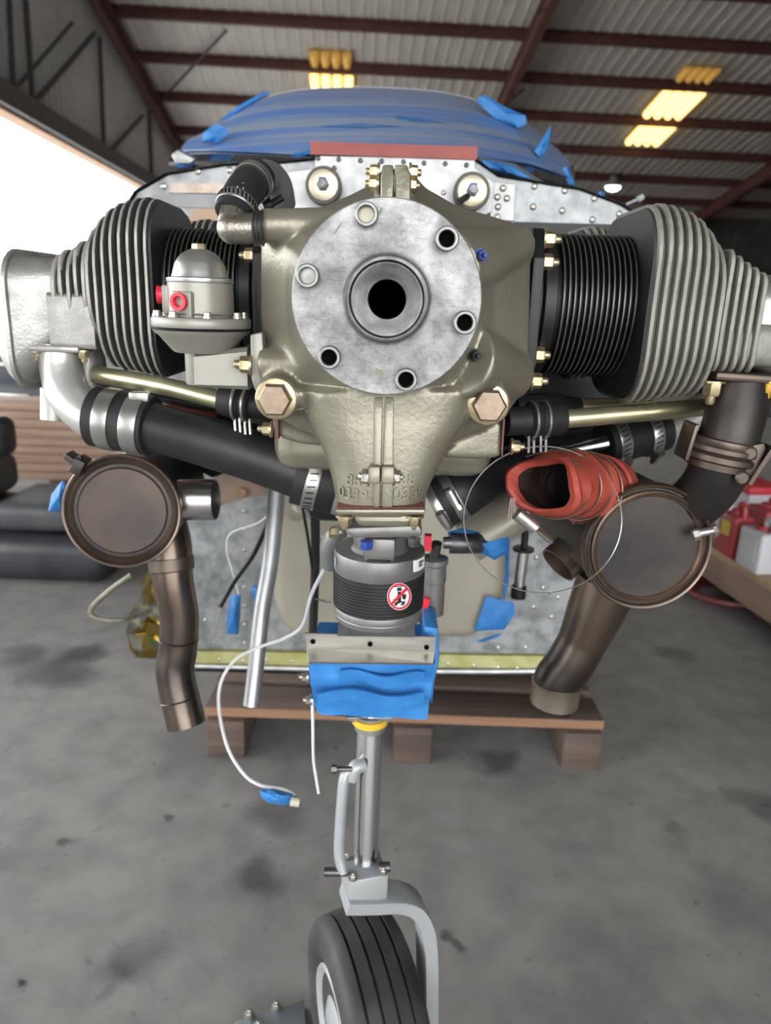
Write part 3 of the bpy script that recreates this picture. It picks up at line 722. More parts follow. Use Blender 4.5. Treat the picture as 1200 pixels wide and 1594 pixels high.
def surf_text(s, c, X, Yv, size, par, m_, name='printed_text', th=.0003):
    cu = bpy.data.curves.new('t','FONT'); cu.body = s; cu.size = size; cu.extrude = th; cu.align_x = 'CENTER'; cu.align_y = 'CENTER'; cu.resolution_u = 3
    ob = bpy.data.objects.new('t',cu); COL.objects.link(ob)
    d_ = bpy.context.evaluated_depsgraph_get(); mm = bpy.data.meshes.new_from_object(ob.evaluated_get(d_)); bpy.data.objects.remove(ob)
    X = Vector(X).normalized(); n_ = X.cross(Vector(Yv)).normalized(); Yv = n_.cross(X)
    Mx = Matrix((X,Yv,n_)).transposed().to_4x4(); Mx.translation = c; mm.transform(Mx); mm.materials.append(m_)
    return link(name, mm, par)
txt_m = mat('pale_print',(.45,.45,.45),None,.5)
for ch,px,py,Y in (('A',371,303,.6155),('C',374,296.5,.6185),('O',377.5,291,.622)):
    surf_text(ch, at(px,py,Y), at(372,296,.62)-at(364,305,.62)+Vector((-.002,0,.006)), (-.8,-.2,.55), .0085, hz, txt_m)

# ------------------------------------------------------------------ intake pipe, hose and muffler on the left
ip = thing('intake_pipe', 'silver cast intake elbow under the left cylinder head', 'pipe', at(95,560,.775))
F0 = at(95,541,.80)
b = MB(); b.box(at(95,541,.79),(.058,.05,.007),bev=.003); b.build('pipe_flange', cast_m, ip)
pth = [at(96,541,.79), at(96,575,.785), at(108,615,.775), at(140,646,.765), at(180,660,.757), at(215,668,.752)]
b = MB(); b.tube(pth, [.0215,.022,.0225,.0235,.025,.025], 28, 8); b.build('pipe_elbow', mat('satin_cast_pipe',(.48,.475,.45),(.58,.57,.55),.36,.6,30,.1,200), ip)
b = MB(); b.cyl(at(85,600,.85), at(85,654,.845), .0155, seg=24); b.build('drain_stub', cast_m, ip)
b = MB(); b.lathe(at(134,560,.83),(0,0,-1),[(-.02,.02),(.0,.021),(.04,.024),(.06,.026)],24); b.build('port_boss', cast_m, ip)
bolt(ip, at(130,546,.775), (0,0,-1), .0062, .007, gold_m); bolt(ip, at(55,546,.775), (0,0,-1), .0055, .006, gold_m)
ih = thing('intake_hose', 'fat black rubber hose from left intake elbow down to the centre', 'hose', at(330,690,.75))
H0, H1 = at(140,640,.765), at(520,752,.745)
h0, h1 = at(170,650,.758), at(500,750,.742); dh = (h1-h0).normalized()
hpth = [at(236,664,.752), at(320,687,.747), at(400,712,.744), at(490,745,.742)]
b = MB(); b.tube(hpth, [.0255,.0265,.027,.0275], 28, 8); b.build('hose_body', hose_m, ih)
sl0, sl1 = at(147,648,.760), at(238,664,.752); ds = (sl1-sl0).normalized(); Ls = (sl1-sl0).length
b = MB(); b.lathe(sl0,ds,[(0,.029),(.001,.0315),(Ls-.001,.0315),(Ls,.029)],36); sl = b.build('rubber_sleeve', rubber_m, ih)
band(ih, sl0+ds*Ls*.32, ds, .0315, Ls*.25, name='band_clamp'); band(ih, sl0+ds*Ls*.78, ds, .0315, Ls*.27, name='band_clamp')
b = MB(); b.box(sl0+ds*Ls*.85+Vector((.001,-.010,.031)),(.02,.012,.010),bev=.002); b.build('clamp_screw', steel_m, ih)
e0, e1 = at(462,738,.742), at(528,757,.742); de = (e1-e0).normalized(); Le = (e1-e0).length
b = MB(); b.lathe(e0,de,[(0,.028),(.0005,.0315),(Le*.95,.0315),(Le,.029)],36); b.build('end_sleeve', rubber_m, ih)
band(ih, e0+de*Le*.42, de, .0316, Le*.30, slots=True, name='band_clamp')
b = MB(); b.lathe(e0+de*Le*.8,de,[(0,.029),(.001,.0305),(.05,.0305)],32); b.build('metal_stub', cast_m, ih)

# left muffler
YM = .80; rM = .0655
mc = at(190,796,YM); kM = mpp(190,796,YM); rM = 86*kM
ml = thing('exhaust_muffler', 'round muffler can facing forward on the left, brownish end plate with a blunt corner stub', 'muffler', mc-up*rM)
md_ = (at(262,748,1.10)-mc).normalized()
b = MB(); b.lathe(mc+md_*.004,md_,[(0,rM*.97),(.02,rM*.985),(.25,rM*.985),(.30,rM*.6)],56); b.build('muffler_shell', exhdark_m, ml)
b = MB(); b.lathe(mc,md_,[(.012,rM*.985),(.010,rM*1.04),(-.001,rM*1.045),(-.003,rM*1.03),(-.002,rM*1.0),(.004,rM*.97),(.001,rM*.93),(-.001,rM*.90),(.003,rM*.86),(.010,rM*.82)],64,(False,False)); b.build('clamp_rim', mat('tan_clamp_rim',(.14,.108,.085),(.22,.172,.138),.38,.8,20), ml)
b = MB(); b.lathe(mc,md_,[(.011,rM*.84),(.004,rM*.80),(.002,rM*.77),(.001,rM*.5),(.0005,.001)],64,(False,True)); b.build('end_plate', exhend_m, ml)
b = MB(); b.box(at(118,716,YM),(.022,.02,.007),Matrix.Rotation(rad(38),3,'Y'),bev=.001); b.box(at(126,724,YM),(.012,.024,.018),Matrix.Rotation(rad(30),3,'Y'),bev=.001); b.cyl(at(110,718,YM-.005),at(128,712,YM-.005),.003,seg=10); b.build('rim_clamp_bolt', exhdark_m, ml)
s0_, s1_ = at(280,778,.858), at(336,778,.858); d_ = (s1_-s0_).normalized(); L_ = (s1_-s0_).length
b = MB(); b.lathe(s0_,d_,[(0,.0255),(L_-.0005,.0255),(L_,.0252),(L_-.0005,.0240),(L_*.2,.0238)],32,(False,True)); b.build('open_stub', mat('heat_blued_stub',(.40,.37,.34),(.55,.54,.54),.24,.95,18), ml)
tp = [at(252,800,.90), at(264,850,.885), at(270,905,.875), at(279,960,.872), at(277,1010,.868), at(273,1050,.862), at(290,1128,.845)]
kt = .0252
b = MB(); b.tube(tp, [.029,.0285,.026,kt,kt,kt,kt,kt], 28, 10, (True,False)); b.tube([tp[-1],tp[-2]],[kt*.93,kt*.93],28,1,(False,True),False); tl = b.build('tail_pipe', mat('bronzed_tail_pipe',(.06,.05,.044),(.17,.128,.098),.33,.9,9,r2=.25), ml)
for i,(x,y) in enumerate(((278,995),(280,1088))):
    q = at(x,y,.868 if i==0 else .853); dd = (tp[4]-tp[3]) if i==0 else (tp[6]-tp[5]); dd.normalize()
    b = MB(); b.lathe(q,dd,[(-.001,kt*1.0),(0,kt*1.045),(.001,kt*1.0)],28,(False,False)); b.build('weld_bead', exh_m, tl)
b = MB(); q = at(266,872,.881); b.lathe(q,(tp[2]-tp[1]).normalized(),[(-.004,.0275),(-.003,.0292),(.012,.0288),(.014,.0265)],28,(False,False)); b.build('outlet_collar', exh_m, ml)

# right muffler
YM2 = .69; mc2 = at(1010,853,YM2); k2 = mpp(1010,853,YM2); r2_ = 97*k2
mr = thing('exhaust_muffler', 'large dark round muffler can on the right with bronzed rim and safety wire', 'muffler', mc2-up*r2_)
d2 = (at(865,755,1.0)-mc2).normalized(); d2 = (d2*1.0+Vector((0,.15,0))).normalized()
b = MB(); b.lathe(mc2,d2,[(.004,r2_*.97),(.02,r2_*.985),(.25,r2_*.985),(.30,r2_*.6)],64); b.build('muffler_shell', exhdark_m, mr)
b = MB(); b.lathe(mc2,d2,[(.014,r2_*.985),(.012,r2_*1.05),(.002,r2_*1.055),(-.001,r2_*1.03),(.000,r2_*1.0),(.006,r2_*.96),(.001,r2_*.93),(.0,r2_*.90),(.002,r2_*.875)],72,(False,False)); b.build('clamp_rim', mat('bronzed_clamp_rim',(.13,.098,.078),(.22,.165,.128),.36,.85,20), mr)
b = MB(); b.lathe(mc2,d2,[(.003,r2_*.885),(-.0008,r2_*.865),(.001,r2_*.845),(.006,r2_*.84)],72,(False,False)); b.build('bronzed_bead', copper_m, mr)
b = MB(); b.lathe(mc2,d2,[(.006,r2_*.85),(.0052,r2_*.80),(.005,r2_*.5),(.005,.001)],64,(False,True)); b.build('end_plate', exhenddark_m, mr)
b = MB(); q = at(1094,830,YM2-.006); b.cyl(q+Vector((-.004,0,0)),q+Vector((.012,0,.004)),.0042,seg=12); b.hexa(q+Vector((-.004,0,-.001)),(-1,0,-.3),.006,.006); b.hexa(q+Vector((.009,0,.003)),(1,0,.3),.006,.005); b.build('rim_clamp_bolt', steel_m, mr)
tp2 = [at(945,905,.80), at(925,955,.80), at(905,1000,.80), at(885,1035,.80), at(866,1062,.80), at(860,1100,.80)]
kt2 = .0288
b = MB(); b.tube(tp2,[.036,kt2*1.15,kt2,kt2,kt2,kt2*.93],28,10,(True,False)); b.tube([tp2[-1],tp2[-2]],[kt2*.86,kt2*.9],28,1,(False,True),False); tl = b.build('tail_pipe', mat('sooty_bronzed_pipe',(.026,.024,.023),(.12,.09,.068),.36,.85,7,r2=.28), mr)
b = MB(); b.lathe(at(867,1061,.80),(tp2[5]-tp2[4]).normalized(),[(-.001,kt2*1.0),(.001,kt2*1.06),(.003,kt2*1.035),(.028,kt2*1.03)],28,(False,False)); b.build('pipe_tip', mat('pale_bronze_tip',(.3,.25,.2),(.4,.34,.28),.3,.9,14), tl)
b = MB(); a_,c_ = at(905,845,.80), at(868,880,.785); dd = (c_-a_).normalized(); L_=(c_-a_).length
b.lathe(a_,dd,[(0,.0235),(L_,.0235),(L_,.0215),(L_*.2,.0213)],28,(False,True)); b.build('open_stub', mat('bronze_stub',(.26,.2,.15),(.36,.29,.22),.3,.9,14), mr)
# right exhaust down pipe, slip joint and clamp
dp = thing('exhaust_pipe', 'dark sooty exhaust down pipe with a bolted slip joint under the right cylinder', 'pipe', at(1145,640,.70))
b = MB(); b.box(at(1155,585,.70),(.075,.06,.008),Matrix.Rotation(rad(2),3,'Y'),bev=.003); b.build('pipe_flange', exh_m, dp)
P1 = [at(1151,588,.70), at(1147,630,.695), at(1137,672,.69), at(1126,708,.69)]
b = MB(); b.tube(P1,[.0275,.0275,.0275,.028],28,8); b.build('upper_pipe', exhdark_m, dp)
P2 = [at(1127,704,.69), at(1110,748,.70), at(1083,780,.72), at(1048,800,.75), at(1010,808,.79)]
b = MB(); b.tube(P2,[.0285,.028,.0275,.027,.027],28,8); b.build('lower_bend', exhdark_m, dp)
jc = at(1122,702,.69); jd = (P1[-1]-P1[-2]).normalized()
b = MB(); b.lathe(jc,jd,[(-.013,.0285),(-.012,.0305),(-.008,.031),(-.005,.0335),(-.001,.0335),(.001,.031),(.003,.0335),(.008,.0335),(.010,.030),(.016,.0295)],40,(False,False)); b.build('slip_joint', exh_m, dp)
b = MB(); b.prism([at(x,y,.68) for x,y in ((1083,662),(1089,661),(1072,718),(1066,716))],(0,.03,0),.0006); b.build('clamp_tab', exh_m, dp)
b = MB(); b.prism([at(x,y,.665) for x,y in ((1156,697),(1190,690),(1192,699),(1166,752),(1152,748))],(0,.006,0),.0006); b.box(at(1178,722,.672),(.004,.02,.04),Matrix.Rotation(rad(24),3,'Y')); cl = b.build('joint_clamp', exh_m, dp)
for x,y in ((1165,705),(1153,743)):
    q = at(x,y,.663); b = MB(); b.lathe(q,(0,-1,0),[(0,.0068),(.003,.0068),(.0045,.005)],16); b.build('clamp_rivet', exh_m, cl)
bolt(dp, at(1110,594,.68), (0,0,-1), .0085, .012, gold_m); bolt(dp, at(1196,594,.68), (0,0,-1), .008, .009, mat('yellow_nut',(.6,.36,.06),None,.35,.4))

# ------------------------------------------------------------------ red duct stub on the right muffler
sd = thing('air_duct', 'torn red orange fabric duct on the right muffler, open end facing left', 'duct', at(850,755,.72))
ax0, ax1 = at(930,768,.735), at(846,757,.662)
dd = (ax1-ax0).normalized(); x_,y_,_ = frame(dd)
b = MB(); rings_o = []; rings_i = []; n_ = 44; nr = 16
L_ = (ax1-ax0).length
for j in range(nr+1):
    f = j/nr; ro = []; ri = []
    for k in range(n_):
        a = 2*math.pi*k/n_
        tear = (.008*math.sin(2*a+1)+.0008*math.sin(11*a)) * max(0,f-.7)/.3
        r0 = .036+.0016*math.sin(4*a+5*f*math.pi)*(.3+f)+.0016*math.sin(f*nr*math.pi*.9+a) + .002*math.sin(2*a+1)*f
        c_ = ax0+dd*(L_*f+tear)+Z*(.006*math.sin(f*3))
        rad_ = lambda r: c_+x_*(r*math.cos(a)*(1+.10*f))+y_*(r*math.sin(a)*(1-.18*f))
        ro.append(rad_(r0)); ri.append(rad_(r0-.0028))
    rings_o.append(ro); rings_i.append(ri)
# the torn lip folds inwards
lip = [[p+(ax1-p)*.10+dd*.003 for p in rings_o[-1]],[p+(ax1-p)*(.17+.09*math.sin(i*2*math.pi/n_+2.2)+.05*math.sin(2*i*2*math.pi/n_+.6)) +dd*.001 for i,p in enumerate(rings_o[-1])]]
lip2 = [p+(ax1-p)*.16-dd*.008 for p in rings_i[-1]]
b.loft(rings_o+lip+[lip2], caps=(False,False)); b.build('duct_sleeve', scat_m, sd)
b = MB(); b.loft([lip2]+rings_i[::-1][1:], caps=(False,False)); b.build('duct_lining', mat('shaded_duct_lining',(.012,.005,.004),(.02,.007,.006),.7,0,30), sd)  # dark lining, with the duct's inner shade put into its colour
b = MB(); hel = []
for k in range(150):
    f = k/149; a = f*2*math.pi*4.2; c_ = ax0+dd*(L_*f*.93)+Z*(.006*math.sin(f*3)); r0 = .0378
    hel.append(c_+x_*(r0*math.cos(a)*(1+.10*f))+y_*(r0*math.sin(a)*(1-.18*f)))
b.tube(hel,.0011,6,1,smooth=False); b.build('wire_helix', mat('bronze_wire',(.2,.12,.09),None,.4,.6), sd)
b = MB(); b.lathe(ax0-dd*.004,dd,[(-.012,.0375),(-.010,.040),(.008,.041),(.010,.038)],44,(False,False)); b.build('duct_collar', scat_m, sd)
b = MB(); b.lathe(ax0+dd*.02,dd,[(0,.034),(.001,.001)],32,(True,False)); pf = b.build('perforated_end', black_m, sd)
for k in range(7):
    a = k*2*math.pi/6; rr_ = .011 if k<6 else 0
    q = ax0+dd*.0215+x_*(rr_*math.cos(a)+.006)+y_*(rr_*math.sin(a)-.004); b = MB(); b.lathe(q,dd,[(0,.0036),(.0003,.0034)],12); b.build('perforation', hole_m, pf)
q = at(822,813,.655); q2 = at(838,826,.655); ds_ = (q2-q).normalized()
b = MB(); b.cyl(q-ds_*.014,q+ds_*.009,.0068,seg=16); b.lathe(q+ds_*.008,ds_,[(0,.004),(.004,.009),(.017,.0105),(.021,.008)],20,sx=1,sy=.3); b.build('thumb_screw_clamp', steel_m, sd)
for k in range(4):
    x0 = 795+k*2; b = MB(); b.tube([at(x0,775,.66),at(x0-2+k,790,.658),at(x0-4+k*2,806,.66)],.0004,5,4); b.build('frayed_thread', mat('frayed_thread',(.5,.38,.34),None,.7), sd)
# large loop of thin safety wire
sw = MB(); cx,cy = 845,809; pts = []
for k in range(49):
    a = rad(-60-330*k/48); pts.append(at(cx+123*math.cos(a)*1.0, cy-114*math.sin(a)*-1, .655-.01*math.sin(a)))
sw.tube(pts,.0006,6,3); o = sw.build('safety_wire', steel_m)
tag(o, 'thin loop of loose safety wire circling in front of the red duct', 'wire')

# ------------------------------------------------------------------ right intake: chrome pipe, black hoses, clamps
ri_ = thing('intake_hose', 'black rubber coupling with two worm clamps on the right intake pipe', 'hose', at(985,690,.80))
Ya = .80
b = MB(); b.tube([at(820,722,.80), at(880,705,.80), at(945,690,.80)], .0085, 18, 4); b.build('chrome_tube', chrome_m, ri_)
b = MB(); b.tube([at(940,690,.83), at(990,678,.84), at(1030,668,.85)], .026, 24, 4); b.build('rubber_coupling', rubber_m, ri_)
b = MB(); b.tube([at(1020,670,.85), at(1060,658,.86), at(1100,635,.87), at(1115,600,.88)], .024, 24, 6); b.build('intake_pipe', cast_m, ri_)
dd = (at(1030,668,.85)-at(940,690,.83)).normalized()
band(ri_, at(957,686,.833), dd, .0262, .014, slots=True, screw=(.0,-.7,-.8)); band(ri_, at(1006,674,.844), dd, .0262, .014, slots=True, screw=(0,-.7,-.8))
rc = thing('intake_hose', 'black rubber hose with worm clamps leaving the right side of the case nose', 'hose', at(720,760,.80))
b = MB(); b.tube([at(680,785,.80), at(715,765,.80), at(770,738,.82), at(850,715,.85), at(940,695,.88)], [.031,.031,.027,.026,.026], 24, 8); b.build('hose_body', hose_m, rc)
dd = (at(740,752,.80)-at(680,785,.80)).normalized()
band(rc, at(706,770,.80), dd, .031, .012, screw=(.1,-.9,.25)); band(rc, at(681,784,.80), dd, .031, .010, screw=(.1,-.9,-.2))
# dark tubes of the engine mount and ducts behind the hoses
mt = thing('engine_mount', 'black tubular engine mount running back to the firewall', 'engine mount', (FC.x,1.1,H-.15))
for pts,r_ in (([at(300,648,.95),at(380,668,.93),at(520,705,.9)],.012),([at(240,640,1.05),at(330,690,1.0),at(420,735,.98)],.02),([at(760,700,.95),at(860,672,1.0),at(1000,650,1.1)],.016),([at(700,735,.97),at(830,700,1.0),at(960,720,1.1)],.014),([at(420,690,1.16),at(520,640,1.0)],.014),([at(800,705,1.16),at(700,640,1.0)],.014)):
    b = MB(); b.tube(pts,r_,14,6); b.build('mount_tube', black_m, mt)
b = MB(); b.tube([at(245,646,.93),at(272,640,.93),at(305,640,.93),at(330,650,.94)],[.010,.024,.026,.014],20,6); o = b.build('air_duct', scat_m); tag(o,'small red orange fabric duct glimpsed under the left pushrod tube','duct')
for px_ in ([(215,600),(425,640),(440,700),(330,745),(235,690)],[(775,560),(1010,560),(1020,640),(960,720),(700,790),(690,690)]):
    b = MB(); b.prism([at(x,y,1.06) for x,y in px_],(0,.02,0),.003); b.build('dark_gap_sheet', black_m, mt)  # added black sheets that darken the gaps behind the hoses
b = MB(); b.tube([at(240,640,.88),at(262,645,.885)],.006,10,1,smooth=False); b.build('chrome_fitting', steel_m, mt)
# ------------------------------------------------------------------ drive pad and standby alternator under the nose
YA = .632
b = MB(); b.prism([at(x,y,.578) for x,y in ((525,790),(659,790),(659,792),(525,792))],(0,.10,0),.0008); b.build('gasket', gasket_m, engine)
b = MB(); b.prism([at(x,y,.577) for x,y in ((520,793),(663,793),(661,802),(524,802))],(0,.102,0),.002); b.prism([at(x,y,.588) for x,y in ((545,800),(650,800),(640,823),(556,823))],(0,.08,0),.006); b.build('drive_adapter', case_m, engine)
for x in (537,645): bolt(engine, at(x,803,.592), (0,0,-1), .0062, .0068, gold_m)
alt = thing('alternator', 'grey anodised drum alternator with ribbed black band hanging under the engine nose', 'alternator', at(590,965,YA))
ka = mpp(590,900,YA); ca = at(589.5,905,YA); axd = (at(591,850,YA)-at(588,960,YA)); axd = Vector((axd.x,0,axd.z)).normalized()
# mounting plate
b = MB(); pl = [at(x,y,.590) for x,y in ((540,822),(652,818),(658,828),(655,836),(600,838),(552,838),(536,828))]; b.prism(pl,(0,.085,0),.002); b.build('mounting_plate', dgrey_m, alt)
hA = lambda py: (at(590,py,YA)-ca).dot(axd)
RA_ = 70*ka
b = MB(); b.lathe(ca,axd,[(hA(826),ka*42),(hA(848),ka*40),(hA(853),ka*44)],40); b.box(ca+axd*hA(836)+Vector((0,-.03,0)),(.028,.012,.02),bev=.003); b.build('neck', dgrey_m, alt)
b = MB(); b.lathe(ca,axd,[(hA(853),RA_*.3),(hA(853),RA_*.985),(hA(855),RA_),(hA(883),RA_),(hA(884),RA_*.99),(hA(898),RA_*.99)],64,(False,False)); b.build('upper_drum', dgrey_m, alt)
prof = [(hA(884),RA_*.985)]; y = 885.
prof += [(hA(885),RA_*1.012),(hA(888.5),RA_*1.012),(hA(889),RA_*.995)]
y = 891
while y < 936: prof += [(hA(y),RA_*.995),(hA(y+.6),RA_*1.012),(hA(y+3),RA_*1.012),(hA(y+3.6),RA_*.995)]; y += 4.6
b = MB(); b.lathe(ca,axd,prof,64,(False,False)); b.build('ribbed_band', mat('black_anodised_band',(.025,.025,.027),(.035,.035,.037),.38,.4,40), alt)
b = MB(); b.lathe(ca,axd,[(hA(937),RA_*.99),(hA(938),RA_*1.0),(hA(946),RA_*.995),(hA(947),RA_*.975),(hA(948.5),RA_*.975),(hA(949.5),RA_*.985),(hA(956),RA_*.965),(hA(958),RA_*.93)],64); b.build('lower_ring', dgrey_m, alt)
for (x,y,m_) in ((571,842,bluewax_m),(645,838,dark_steel_m)):
    q = at(x,y,.586); b = MB(); b.hexa(q,(0,0,-1),.006,.007); b.build('mounting_bolt', m_, alt)
for a in (70,110):
    q = ca+axd*hA(852.6)+Vector((math.cos(rad(-a)),math.sin(rad(-a)),0))*RA_*.78; b = MB(); b.lathe(q,axd,[(0,.0022),(.0004,.0022)],12); b.build('cover_screw', steel_m, alt)
# the warning label: white disc, red ring and slash, black figure
def on_drum(px,py,off=.0006):
    d = ray(px,py); o = Vector((0,0,H)); best = None
    w_ = o-ca; dp_ = d-axd*d.dot(axd); wp = w_-axd*w_.dot(axd)
    A=dp_.dot(dp_); B=2*dp_.dot(wp); C=wp.dot(wp)-(RA_*1.013+off)**2
    t = (-B-math.sqrt(B*B-4*A*C))/(2*A); return o+d*t
def decal(name, poly, m_, par, off, nsub=1):
    b = MB(); P_ = [on_drum(x,y,off) for x,y in poly]; Q_ = [on_drum(x,y,off-.0004) for x,y in poly]
    A_ = b.ring(P_); b.cap(A_); B_ = b.ring(Q_); b.skin(A_,B_)
    return b.build(name, m_, par, smooth=0)
def decal_strip(name, L1, L2, m_, par, off, closed=False):
    b = MB(); A_ = b.ring([on_drum(x,y,off) for x,y in L1]); B_ = b.ring([on_drum(x,y,off) for x,y in L2]); b.skin(A_,B_,closed); return b.build(name, m_, par, smooth=0)
lx,ly = 621.5,928.5
white_m = mat('label_white',(.74,.74,.73),None,.45); labred_m = mat('label_red',(.58,.02,.035),None,.4); labblack_m = mat('label_black',(.012,.012,.012),None,.5)
ell = lambda r: [(lx+r*.93*math.cos(2*math.pi*k/40), ly+r*1.04*math.sin(2*math.pi*k/40)) for k in range(40)]
def disc(name, r, m_, off, par):
    b = MB(); rings_ = [b.ring([on_drum(x,y,off) for x,y in ell(r*f)]) for f in (1,.75,.5,.25,.02)]
    for p_,q_ in zip(rings_,rings_[1:]): b.skin(p_,q_)
    b.cap(rings_[-1]); return b.build(name,m_,par,smooth=0)
lab = disc('warning_label', 20.5, white_m, .0004, alt)
decal_strip('label_ring', ell(19.6), ell(16.6), labred_m, lab, .0008, True)
for poly in ([(619,921),(624,921),(624.5,936),(631,936),(629,942),(613,943),(615,938),(619,936)],[(618,915),(625,914.5),(625,920),(618,920)],[(612,933),(618,932),(618,934.5),(613,936)],[(626,925),(632,925),(632,931),(629,934),(626,931)],[(613.5,912.5),(629,911.5),(629,913),(613.5,914)]):
    decal('label_figure', poly, labblack_m, lab, .0007)
decal_strip('label_slash', [(608+25*k/8,939-25.5*k/8) for k in range(9)], [(610.8+25*k/8,942-25.5*k/8) for k in range(9)], labred_m, lab, .0013)
st = decal_strip('printed_sticker', [(643,873),(648,872),(653,870),(658,867),(660.5,865)], [(643,891),(648,890),(653,888),(658,885),(660.5,882)], white_m, alt, .0005)
for k in range(2):
    for i in range(4 if k==0 else 3):
        decal('printed_character', [(652+i*1.9,874.5+k*5-i*1.1),(653.3+i*1.9,874+k*5-i*1.1),(653.3+i*1.9,877.6+k*5-i*1.1),(652+i*1.9,878+k*5-i*1.1)], labblack_m, st, .0008)
decal_strip('edge_sticker', [(521,866),(522.5,868)], [(521,880),(522.5,882)], mat('pale_blue_sticker',(.25,.42,.75),None,.4), alt, .0006)

# ------------------------------------------------------------------ small things around the alternator
ff = thing('fuel_fitting', 'grey cylindrical valve with red lever tags hanging right of the alternator', 'valve', at(675,960,.80))
b = MB(); q0,q1 = at(676,866,.80), at(674,955,.80); b.lathe(q0,q1-q0,[(0,.010),(.002,.0165),(.008,.0165),(.010,.0145),(.030,.0145),(.031,.0135),((q1-q0).length,.0125)],24); b.build('valve_body', dgrey_m, ff)
b = MB(); b.cyl(at(680,845,.79),at(676,868,.795),.006,seg=12); b.cyl(at(690,845,.79),at(702,845,.79),.007,seg=12); b.build('stem', dark_steel_m, ff)
b = MB(); b.box(at(666,844,.785),(.008,.01,.018)); b.build('red_tag', red_m, ff)
b = MB(); b.box(at(659,943,.785),(.010,.01,.022),Matrix.Rotation(rad(15),3,'Y')); b.build('red_tag', red_m, ff)
b = MB(); q=at(665,963,.785); b.cyl(q,q+Vector((0,.03,0)),.0105,seg=20); b.cyl(q-Vector((0,.004,0)),q,.005,seg=14); b.build('banjo_bolt', mat('brass_fitting',(.3,.24,.15),(.4,.33,.22),.35,.9,50), ff)
b = MB(); b.tube([at(700,845,.80),at(720,846,.80),at(745,846,.81)],.012,14,4); o = b.build('hose_end', dark_steel_m, ff)
lf = thing('oil_fitting', 'brass and steel elbow fitting left of the alternator neck', 'fitting', at(520,850,.72))
b = MB(); b.tube([at(540,828,.70),at(524,830,.70),at(514,850,.715),at(513,880,.73)],[.006,.008,.011,.009],14,6); b.build('elbow', alum_m, lf)
b = MB(); b.hexa(at(527,829,.695),(-1,-.2,0),.0065,.008); b.cyl(at(518,830,.694),at(512,830,.693),.0045,seg=12); b.build('nut', gold_m, lf)

# ------------------------------------------------------------------ bracket and taped box below
bk = thing('sheet_bracket', 'bent bare aluminium bracket with three holes above the blue taped box', 'bracket', at(578,1010,0.7150))
b = MB(); pts_t = [at(475,986,0.7150),at(678,992,0.7150)]; pts_m = [at(477,1010,0.7170),at(677,1016,0.7170)]; pts_b = [at(480,1033,0.6900),at(674,1035,0.6900)]
b.prism([pts_t[0],pts_t[1],pts_m[1],pts_m[0]],(0,.0022,0)); b.prism([pts_m[0],pts_m[1],pts_b[1],pts_b[0]],(0,.0022,.0008)); b.build('bent_sheet', brack_m, bk, smooth=0)
b = MB(); b.prism([at(527,968,0.7450),at(645,970,0.7450),at(646,992,0.7100),at(525,990,0.7100)],(0,.002,-.001)); b.build('top_flange', firew_m, bk, smooth=0)
for x,y in ((487,999),(576,1003),(664,1008)):
    q = at(x,y,0.7145); b = MB(); b.lathe(q,(0,-1,0),[(-.0004,.0028),(.0001,.0028)],16); b.build('screw_hole', hole_m, bk)
tb = thing('taped_box', 'nose gear box wrapped in bright blue masking tape under the bracket', 'box', at(578,1115,0.7150))
b = MB(); N_ = 14
rg = []
for j in range(9):
    f = j/8; row = []
    yl, yr = 1030+f*82, 1034+f*86; xl, xr = 482+f*14-(4 if 0<j<8 else 0), 677-f*12
    yc = .700+.02*f
    A_ = at(xl,yl,yc); B_ = at(xr,yr,yc)
    for k in range(N_+1):
        g = k/N_; p = A_+(B_-A_)*g
        row.append(p+Vector((0,(.0022*math.sin(g*7+f*9)+.0022*math.sin(f*15+g*3))*(1 if 0<j<8 else .3),random.uniform(-.001,.001))))
    for k in range(N_+1):
        g = 1-k/N_; p = A_+(B_-A_)*g; row.append(p+Vector((0,.10,.0)))
    rg.append(row)
b.loft(rg); bx = b.build('tape_wrap', blue_m, tb, smooth=50)
for (x0,y0,x1,y1) in ((494,1086,660,1090),(530,1056,660,1060)):
    A_ = at(x0,y0,0.6940); B_ = at(x1,y1,0.6940); n_ = 14; b = MB(); up_, lo_ = [],[]
    for k in range(n_+1):
        g = k/n_; p = A_+(B_-A_)*g; q = .0025*math.sin(g*8+y0); up_.append(p+Vector((0,q-.001,.0075+q))); lo_.append(p+Vector((0,q+.004,-.008+q*1.4)))
    b.loft([[u_,l_,l_+Vector((0,.004,0)),u_+Vector((0,.004,0))] for u_,l_ in zip(up_,lo_)]); b.build('tape_strip', blue_m, tb, smooth=50)
b = MB(); b.prism([at(x,y,0.7300) for x,y in ((660,975),(682,978),(684,1030),(677,1060),(672,1100),(660,1040))],(0,.09,0),.003); b.build('tape_flap', blue_m, tb)
for x,y in ((478,1053),(484,1089)): bolt(tb, at(x,y,0.7150), (-1,-.2,0), .005, .005, steel_m)

